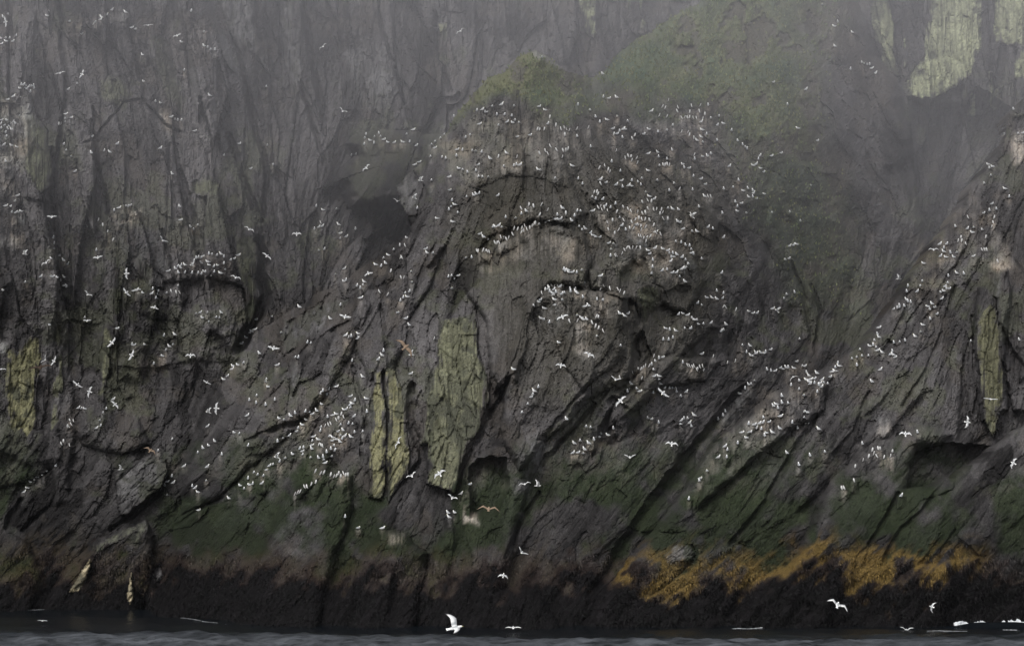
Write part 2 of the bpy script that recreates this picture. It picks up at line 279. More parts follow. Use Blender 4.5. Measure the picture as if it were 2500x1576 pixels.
DEPTH = {
 'left': [(0, 1490, 191), (300, 1490, 191), (500, 1500, 187), (0, 1200, 195), (400, 1200, 189), (200, 900, 197), (500, 900, 194), (0, 500, 199), (300, 500, 199), (600, 500, 202),
          (0, 0, 206), (400, 0, 208), (700, 0, 214), (700, 300, 210), (850, 500, 206), (1000, 100, 217), (1000, 400, 209), (1300, 50, 223), (1500, 100, 226), (700, 700, 199),
          (600, 800, 195), (1900, 0, 234), (2200, 0, 231), (2500, 0, 228), (2300, 300, 226), (2500, 300, 226), (2300, 600, 221), (2200, 800, 217), (2750, 0, 228), (-250, 0, 200),
          (-250, 1490, 188), (-250, 700, 195), (-200, 1590, 188), (400, 1590, 187)],
 'center': [(620, 1530, 165), (900, 1530, 160), (1300, 1530, 160), (1700, 1530, 163), (500, 1200, 181), (440, 1300, 185), (450, 1100, 188), (540, 1000, 184), (620, 1200, 174), (700, 1000, 176), (900, 800, 178), (1000, 600, 184), (1100, 1200, 167),
            (1100, 900, 172), (1250, 750, 176), (1200, 500, 181), (1250, 300, 187), (1310, 130, 193), (1100, 330, 192), (1400, 400, 184), (1450, 190, 200), (1500, 250, 193),
            (1600, 400, 190), (1700, 150, 205), (1800, 0, 213), (1900, 300, 204), (1800, 500, 196), (1750, 700, 188), (1500, 900, 173), (1550, 600, 180), (1700, 1000, 178),
            (1500, 1200, 168), (1950, 700, 200), (2050, 500, 208), (2150, 250, 217), (2000, 0, 219), (2150, 600, 210), (2100, 800, 204), (1900, 900, 190), (1950, 1100, 182),
            (2200, 900, 195), (450, 1510, 180), (380, 1500, 184), (900, 1590, 158), (1600, 1590, 160)],
 'right': [(1450, 1530, 160), (2000, 1530, 164), (2500, 1530, 168), (1700, 1200, 166), (1850, 1000, 172), (1950, 1150, 168), (2100, 850, 180), (2200, 900, 176), (2250, 650, 186),
           (2400, 700, 182), (2400, 450, 192), (2500, 260, 196), (2450, 900, 176), (2300, 1100, 171), (2500, 1200, 172), (2650, 600, 184), (2750, 300, 195), (2000, 1590, 163)],
 'rib': [(1800, 1530, 161), (2100, 1528, 162), (2500, 1522, 165), (2050, 1150, 167), (2250, 1050, 170), (2000, 1300, 163), (2300, 1300, 164), (2500, 1100, 168), (2700, 1200, 167),
         (2100, 1590, 161), (2700, 1530, 165), (2500, 1590, 164)],
}
ORDER = ['left', 'center', 'right', 'rib']
Y = {k: tps(DEPTH[k]) for k in ORDER}
MASK = {'left': np.ones((NV, NU), bool)}
SDIST = {}
for k in ORDER[1:]:
    w, sdv = poly_field(POLY[k], 400, 0.8)
    full = np.full((NV, NU), -999.0); full[w] = sdv
    SDIST[k] = full; MASK[k] = full > 0
    R = 34.0
    t = np.clip(1 - full / R, 0, 1)
    Y[k] += 2.6 * (1 - np.sqrt(np.clip(1 - t * t, 0, 1)))          # shoulders roll away behind the skyline

# bulging rock masses (layer, outline, metres forward, shoulder width in px); negative = hollow
LOBES = [
 ('center', [(1150, 640), (1200, 600), (1290, 562), (1360, 548), (1430, 570), (1445, 640), (1425, 700), (1350, 690), (1300, 760), (1270, 900), (1200, 960), (1190, 800), (1130, 700)], 1.3, 14),
 ('center', [(1250, 850), (1290, 740), (1345, 703), (1430, 708), (1530, 712), (1535, 760), (1560, 900), (1480, 950), (1420, 1000), (1330, 1080), (1270, 1150), (1220, 1050), (1230, 950)], 2.0, 22),
 ('center', [(1380, 830), (1400, 790), (1440, 785), (1480, 815), (1530, 850), (1480, 900), (1420, 960), (1380, 900)], 1.0, 16),
 ('center', [(1440, 660), (1500, 612), (1600, 596), (1700, 622), (1722, 680), (1680, 760), (1560, 740), (1500, 720), (1440, 705)], 1.5, 16),
 ('center', [(1590, 905), (1630, 800), (1680, 765), (1730, 780), (1760, 800), (1690, 845), (1640, 900), (1560, 990), (1480, 1050), (1500, 980)], 1.3, 18),
 ('center', [(1490, 960), (1560, 900), (1640, 870), (1760, 880), (1720, 930), (1620, 950), (1540, 1000)], 1.1, 14),
 ('center', [(845, 1600), (865, 1420), (890, 1335), (932, 1292), (990, 1303), (1040, 1350), (1035, 1420), (1000, 1600)], 2.2, 26),
 ('center', [(1005, 1600), (1030, 1400), (1080, 1300), (1130, 1200), (1150, 1130), (1220, 1060), (1330, 1085), (1300, 1160), (1262, 1300), (1235, 1440), (1310, 1420), (1400, 1600)], 1.8, 30),
 ('center', [(560, 1600), (600, 1420), (660, 1290), (720, 1180), (790, 1130), (860, 1160), (862, 1250), (830, 1330), (800, 1420), (760, 1600)], 1.8, 28),
 ('center', [(450, 1130), (560, 1010), (700, 900), (830, 760), (880, 700), (905, 740), (850, 880), (760, 1010), (640, 1120), (520, 1220), (440, 1260)], 1.5, 26),
 ('center', [(890, 690), (960, 600), (1030, 570), (1090, 590), (1060, 680), (1000, 780), (960, 900), (900, 930), (870, 850)], 1.3, 22),
 ('center', [(1090, 420), (1200, 350), (1330, 340), (1420, 400), (1390, 460), (1330, 440), (1240, 430), (1150, 470), (1100, 520), (1070, 500)], 0.5, 24),
 ('center', [(1300, 480), (1400, 470), (1440, 520), (1400, 545), (1300, 535), (1240, 560), (1170, 600), (1180, 560), (1250, 510)], 0.8, 10),
 ('center', [(1150, 1145), (1165, 1122), (1200, 1108), (1240, 1115), (1246, 1180), (1218, 1250), (1150, 1262), (1140, 1200)], -2.2, 18),
 ('center', [(1620, 720), (1650, 690), (1682, 695), (1677, 760), (1640, 782), (1620, 750)], -0.6, 20),
 ('center', [(1545, 830), (1570, 800), (1590, 860), (1560, 960), (1500, 1040), (1440, 1120), (1460, 1040), (1530, 930)], -1.6, 14),
 ('center', [(1430, 1440), (1500, 1330), (1600, 1190), (1700, 1060), (1790, 960), (1830, 930), (1840, 960), (1740, 1060), (1640, 1200), (1540, 1330), (1440, 1480)], -1.5, 34),
 ('left', [(838, 352), (870, 325), (945, 318), (1040, 325), (1120, 330), (1120, 520), (1000, 510), (905, 510), (856, 514), (836, 460), (815, 452), (822, 432), (870, 380)], 5.5, 34),
 ('left', [(840, 512), (905, 512), (960, 500), (1010, 500), (1020, 640), (960, 600), (935, 560), (900, 530)], -2.2, 14),
 ('left', [(395, 685), (430, 652), (480, 625), (560, 622), (602, 650), (590, 705), (560, 692), (500, 682), (450, 692)], 1.1, 16),
 ('left', [(330, 712), (440, 702), (460, 730), (440, 790), (380, 780), (340, 760)], 0.6, 20),
 ('left', [(440, 760), (560, 750), (580, 800), (560, 880), (460, 880), (420, 830)], 0.6, 40),
 ('left', [(110, 780), (240, 790), (235, 900), (330, 900), (520, 880), (540, 960), (470, 1060), (330, 1050), (250, 1040), (110, 1040)], -0.9, 70),
 ('left', [(0, 700), (30, 690), (80, 780), (30, 830), (0, 830)], -1.0, 24),
 ('left', [(215, 1000), (330, 1020), (370, 1090), (280, 1110), (200, 1090), (180, 1050)], 1.5, 22),
 ('left', [(-40, 1030), (60, 1040), (140, 1060), (150, 1120), (60, 1180), (-60, 1200)], 1.2, 26),
 ('left', [(280, 1150), (315, 1130), (370, 1110), (405, 1122), (408, 1152), (390, 1190), (305, 1260), (294, 1265), (284, 1225)], 1.6, 10),
 ('left', [(40, 1600), (150, 1400), (225, 1330), (300, 1290), (355, 1265), (372, 1300), (372, 1400), (345, 1480), (330, 1600)], 2.2, 26),
 ('left', [(350, 1600), (352, 1440), (372, 1392), (400, 1383), (440, 1395), (470, 1600)], 2.0, 18),
 ('left', [(-60, 1600), (-60, 1320), (30, 1300), (80, 1330), (100, 1400), (60, 1600)], 1.8, 26),
 ('left', [(0, 0), (70, 180), (85, 340), (130, 500), (60, 480), (40, 300), (-60, 100)], 0.9, 14),
 ('left', [(1230, 80), (1300, 120), (1360, 80), (1400, 160), (1500, 150), (1500, 200), (1200, 260)], 2.0, 30),
 ('left', [(2215, 235), (2350, 245), (2380, 215), (2480, 260), (2500, 560), (2200, 600), (2230, 400)], -4.0, 20),
 ('right', [(2375, 800), (2385, 700), (2410, 660), (2450, 640), (2470, 700), (2455, 900), (2460, 1000), (2400, 1030), (2385, 900)], 1.6, 12),
 ('right', [(2430, 655), (2445, 632), (2480, 635), (2520, 700), (2520, 1000), (2470, 1000), (2440, 820)], 1.4, 8),
 ('right', [(1830, 1010), (1890, 930), (1960, 915), (2025, 935), (2010, 1000), (1930, 1050), (1800, 1160), (1700, 1250), (1720, 1170), (1780, 1080)], 1.6, 18),
 ('right', [(2205, 1100), (2260, 1080), (2340, 1085), (2420, 1090), (2400, 1140), (2340, 1170), (2260, 1210), (2190, 1220)], -1.8, 30),
 ('rib', [(2295, 1330), (2330, 1285), (2370, 1330), (2395, 1360), (2340, 1380), (2290, 1370)], -0.4, 18),
 ('rib', [(1820, 1600), (1870, 1440), (1960, 1360), (2020, 1370), (2060, 1420), (2000, 1600)], 1.0, 26),
 ('rib', [(2090, 1600), (2140, 1440), (2250, 1380), (2340, 1370), (2320, 1450), (2280, 1600)], 1.1, 26),
]
for (lay, poly, amt, sh) in LOBES:
    w, s = poly_field(poly, 10, 0.9)
    t = np.clip(s / sh, 0, 1)
    Y[lay][w] -= amt * np.sqrt(np.clip(1 - (1 - t) ** 2, 0, 1))

# joints and clefts: (layer, line, half width px, metres deep)
CRACKS = [
 ('left', [(633, 590), (647, 639), (640, 680), (654, 719), (633, 764), (598, 815), (585, 850)], 13, 3.0),
 ('left', [(540, -40), (560, 60), (600, 200), (628, 330), (650, 420), (640, 560)], 5, 1.2),
 ('left', [(560, 330), (590, 420), (635, 540)], 7, 1.4),
 ('left', [(140, -30), (150, 90), (165, 210), (150, 330), (130, 420)], 6, 1.2),
 ('left', [(318, 70), (335, 150), (347, 200), (350, 250), (400, 300), (440, 318)], 4, 1.0),
 ('left', [(735, -30), (748, 60), (765, 160), (800, 300)], 7, 1.1),
 ('left', [(918, -20), (935, 70), (950, 138), (973, 221), (1008, 311)], 3.5, 1.0),
 ('left', [(690, -20), (700, 120), (760, 280), (790, 400)], 5, 0.9),
 ('left', [(1060, 30), (1075, 140), (1100, 220)], 5, 1.0),
 ('left', [(205, 350), (240, 330), (300, 250), (345, 240)], 2.5, 0.7),
 ('left', [(125, 360), (130, 480), (140, 620), (160, 760)], 7, 1.2),
 ('left', [(225, 300), (245, 420), (262, 520)], 5, 0.8),
 ('left', [(395, 560), (420, 640), (430, 690)], 4, 0.8),
 ('left', [(440, 420), (470, 520), (480, 600)], 6, 1.0),
 ('left', [(15, 1290), (28, 1255), (52, 1220)], 5, 1.0),
 ('left', [(58, 1292), (80, 1262), (108, 1237)], 5, 1.0),
 ('left', [(272, 1292), (305, 1270), (385, 1208), (408, 1165)], 5, 1.2),
 ('center', [(414, 1300), (420, 1290), (512, 1228), (540, 1212)], 4, 0.9),
 ('center', [(600, 1075), (640, 1060), (700, 1040), (745, 1030)], 6, 1.4),
 ('center', [(935, 905), (940, 960), (945, 1030), (948, 1080)], 5, 0.9),
 ('center', [(1010, 940), (1000, 1000), (1012, 1060), (1030, 1120), (1000, 1160)], 9, 1.6),
 ('center', [(1290, 767), (1269, 853), (1235, 940), (1195, 1015), (1150, 1100), (1125, 1160), (1110, 1200)], 6, 1.3),
 ('center', [(1335, 1110), (1318, 1132), (1350, 1102), (1395, 1050), (1450, 990)], 5, 1.3),
 ('center', [(1318, 1200), (1280, 1258), (1235, 1360)], 5, 1.1),
 ('center', [(1330, 1070), (1390, 990), (1440, 940)], 5, 1.0),
 ('center', [(1560, 740), (1555, 830), (1545, 900), (1490, 980)], 9, 1.6),
 ('center', [(1430, 470), (1460, 560), (1500, 600)], 4, 0.8),
 ('center', [(1930, 640), (1965, 720), (1985, 820)], 5, 1.2),
 ('center', [(1980, 690), (2005, 760), (1990, 860)], 4, 1.0),
 ('center', [(1070, 590), (1030, 660), (1010, 720)], 5, 1.0),
 ('center', [(700, 905), (760, 840), (850, 790)], 6, 1.0),
 ('center', [(860, 900), (880, 960), (890, 1040), (880, 1110)], 5, 1.0),
 ('center', [(930, 745), (940, 850), (925, 900)], 5, 0.9),
 ('right', [(2371, 770), (2385, 871), (2395, 940), (2381, 1009)], 4, 1.2),
 ('right', [(2335, 700), (2300, 800), (2260, 900), (2210, 990)], 4, 0.9),
 ('right', [(2440, 800), (2470, 860), (2500, 900)], 9, 2.0),
 ('right', [(2380, 560), (2330, 650), (2290, 720)], 4, 0.8),
 ('right', [(1990, 1010), (1930, 1120), (1870, 1220), (1790, 1330)], 7, 1.2),
 ('right', [(2120, 960), (2080, 1060), (2040, 1110)], 6, 1.2),
 ('right', [(1690, 1330), (1700, 1370), (1660, 1400), (1610, 1440)], 4, 0.8),
 ('rib', [(2190, 1205), (2160, 1265), (2120, 1330)], 5, 1.0),
 ('rib', [(2310, 1180), (2200, 1290), (2150, 1380)], 5, 0.7),
]
for (lay, line, hw, dp) in CRACKS:
    w = window(line, hw * 3)
    d = dist_line(line, U[w] + WARP_U[w] * 0.7, V[w] + WARP_V[w] * 0.7, False)
    Y[lay][w] += dp * (1.05 if lay == 'left' else 0.55) * np.exp(-(d / hw) ** 4)

# turf: where plants grow
def soft(poly, width, lay_poly_pad=60, warp=2.0):
    out = np.zeros((NV, NU)); w, s = poly_field(poly, lay_poly_pad, warp)
    out[w] = sm(s, -width, width); return out
TURF = np.maximum.reduce([
 soft([(1050, 360), (1095, 280), (1180, 180), (1310, 105), (1360, 150), (1400, 175), (1425, 225), (1380, 262), (1300, 255), (1230, 238), (1150, 258), (1110, 292)], 20),
 soft([(1395, 180), (1460, 183), (1520, 110), (1700, 0), (1850, -110), (2060, -160), (2070, 50), (2010, 200), (2010, 330), (1960, 420), (1850, 350), (1760, 265), (1680, 242), (1600, 238), (1520, 215), (1440, 205)], 42) * (0.35 + 0.65 * sm(U, 2080, 1820)),
 0.5 * soft([(1740, 255), (1860, 300), (1990, 300), (2070, 450), (2090, 600), (2080, 760), (1950, 720), (1850, 550), (1790, 400)], 50),
 0.5 * soft([(1300, 250), (1420, 215), (1560, 225), (1700, 300), (1600, 290), (1450, 270), (1330, 300)], 25)])
TURF = np.clip(TURF * (1.0 - 0.75 * sm(BLOT2 + 0.5 * BLOT3, 0.7, 1.3)), 0, 1)
SMOOTH = np.maximum(TURF * 0.75, 0.85 * soft([(838, 352), (870, 325), (1040, 325), (1120, 400), (1000, 510), (850, 512)], 12))
SMOOTH = np.maximum(SMOOTH, 0.0 * soft([(1900, 400), (2230, 300), (2260, 560), (2330, 800), (2000, 880), (1900, 700)], 60))
SMOOTH = np.maximum(SMOOTH, 0.5 * soft([(1160, 615), (1290, 575), (1420, 580), (1420, 690), (1290, 760), (1260, 900), (1200, 900), (1130, 700)], 15))

# the ledges on which the birds stand, and the lime below them
LEDGE = np.zeros((NV, NU)); LIME = np.zeros((NV, NU))
FEET = []
rx = random.Random(8); extra = []
for (u, v) in KITTI:
    near = [(a, b) for (a, b) in KITTI if 9 < math.hypot(a - u, b - v) < 34]
    if near and rx.random() < 0.27:
        a, b = rx.choice(near); t = rx.uniform(0.35, 0.65)
        p = (u + (a - u) * t + rx.uniform(-3, 3), v + (b - v) * t + rx.uniform(-2, 2))
        if min(math.hypot(p[0] - c, p[1] - d) for (c, d) in KITTI + MURRE + extra) > 6: extra.append(p)
KITTI = KITTI + extra
rb = random.Random(3)
for kind, lst, foot in (('kittiwake', KITTI, 4.5), ('murre', MURRE, 6.5)):
    for (u, v) in lst:
        fv = v + foot
        FEET.append((kind, u, fv))
        hw, hh = rb.uniform(9, 15), rb.uniform(18, 36)
        i0, i1 = int((u - hw - us[0]) / STEP), int((u + hw - us[0]) / STEP) + 2
        j0, j1 = int((fv - us[0] * 0 - vs[0]) / STEP), int((fv + hh - vs[0]) / STEP) + 2
        i0, j0 = max(i0, 0), max(j0, 0)
        du = (us[i0:i1][None] - u) / hw; dv = (vs[j0:j1][:, None] - fv + STEP) / hh
        p = np.clip(1 - du * du, 0, 1) * np.clip(1 - dv, 0, 1) * (dv >= 0)
        LEDGE[j0:j1, i0:i1] = np.maximum(LEDGE[j0:j1, i0:i1], 0.42 * np.sqrt(p))
        st = rb.uniform(0.05, 1.0) ** 1.6 * (0.55 if kind == 'kittiwake' else 0.8)
        hh2 = hh * rb.uniform(0.8, 1.7); j1 = int((fv + hh2 - vs[0]) / STEP) + 2
        dv = (vs[j0:j1][:, None] - fv) / hh2
        p = np.clip(1.0 - 2.2 * du * du, 0, 1) * np.clip(1 - dv, 0, 1) * (dv >= -0.05) * st
        g = LIME[j0:j1, i0:i1]; LIME[j0:j1, i0:i1] = 1 - (1 - g) * (1 - 0.8 * p)
# broader whitewash under the long-used ledges
for poly, a in [([(1150, 640), (1290, 575), (1420, 575), (1440, 620), (1400, 640), (1290, 620), (1180, 680)], 0.30), ([(1480, 640), (1560, 612), (1700, 640), (1690, 680), (1560, 660)], 0.3),
                ([(1440, 530), (1560, 500), (1700, 560), (1640, 610), (1520, 580)], 0.3), ([(1320, 730), (1400, 715), (1530, 720), (1500, 770), (1380, 780), (1310, 790)], 0.35),
                ([(1080, 300), (1250, 270), (1400, 330), (1380, 440), (1240, 420), (1120, 460), (1080, 400)], 0.22), ([(1395, 800), (1440, 790), (1450, 860), (1425, 870), (1400, 850)], 0.55),
                ([(0, 240), (70, 250), (80, 300), (40, 480), (0, 480)], 0.45), ([(270, 510), (345, 505), (335, 560), (290, 560)], 0.6), ([(0, 540), (60, 520), (60, 600), (10, 600)], 0.4),
                ([(370, 250), (400, 260), (440, 330), (430, 360), (390, 300)], 0.5), ([(1770, 1000), (1860, 960), (2010, 940), (1960, 1030), (1800, 1100), (1700, 1200)], 0.16),
                ([(2250, 600), (2400, 420), (2440, 480), (2380, 640), (2280, 760), (2180, 830)], 0.14), ([(2390, 600), (2470, 560), (2480, 660), (2430, 660)], 0.25),
                ([(2428, 640), (2450, 630), (2462, 660), (2430, 665)], 0.75), ([(2465, 340), (2510, 310), (2520, 400), (2470, 400)], 0.7), 
                ([(820, 1150), (850, 1160), (850, 1180), (815, 1170)], 0.5), ([(1130, 1240), (1165, 1240), (1168, 1270), (1135, 1272)], 0.8), ([(940, 1300), (985, 1305), (975, 1330), (945, 1330)], 0.35),
                ([(1520, 300), (1700, 270), (1730, 330), (1600, 340)], 0.25), ([(180, 60), (300, 20), (320, 60), (240, 70)], 0.35), 
                ([(2140, 1015), (2170, 1005), (2185, 1060), (2150, 1060)], 0.5), ([(-10, 810), (12, 830), (6, 850), (-10, 850)], 0.9)]:
    w, s = poly_field(poly, 30, 1.5)
    LIME[w] = 1 - (1 - LIME[w]) * (1 - a * sm(s, -12, 12))
LIME = np.clip(LIME * np.clip(0.62 + 0.34 * DRIP + 0.45 * BLOT3, 0, 1.4), 0, 0.95)

FINE = 0.055 * V3 + 0.05 * L1 + 0.018 * L2 + 0.028 * white
WALL_D = 0.82 * V0 + 0.30 * V1 + 0.10 * V2 + 0.30 * np.exp(-(E0 / 0.06) ** 2) * (T0 > -0.3) + FINE
DOME_D = 0.28 * V0S + 0.16 * V1S + 0.11 * V1 + 0.10 * V2 + 0.14 * L0 + 0.14 * np.exp(-(E1 / 0.06) ** 2) * (T1 > 0.9) + FINE
LOWM = sm(V + 0.15 * np.clip(U - 500, 0, None), 700, 900)
TUSS = -0.16 * np.abs(BLOT3) * TURF - 0.08 * np.abs(vnoise(9, 7, 888)) * TURF
PLAIN = {k: Y[k].copy() for k in ORDER}
CALM = 1.0 - 0.45 * sm(V + 0.15 * (U - 1250) * (U < 1250), 1020, 1180)          # the sea has smoothed the lower rock
for k in ORDER:
    D = WALL_D * (1 - LOWM) + DOME_D * LOWM if k == 'left' else DOME_D
    if k == 'rib': D = D * 0.7
    Y[k] += D * (1 - SMOOTH) * CALM + TUSS + 0.12 * BLOT2 - LEDGE

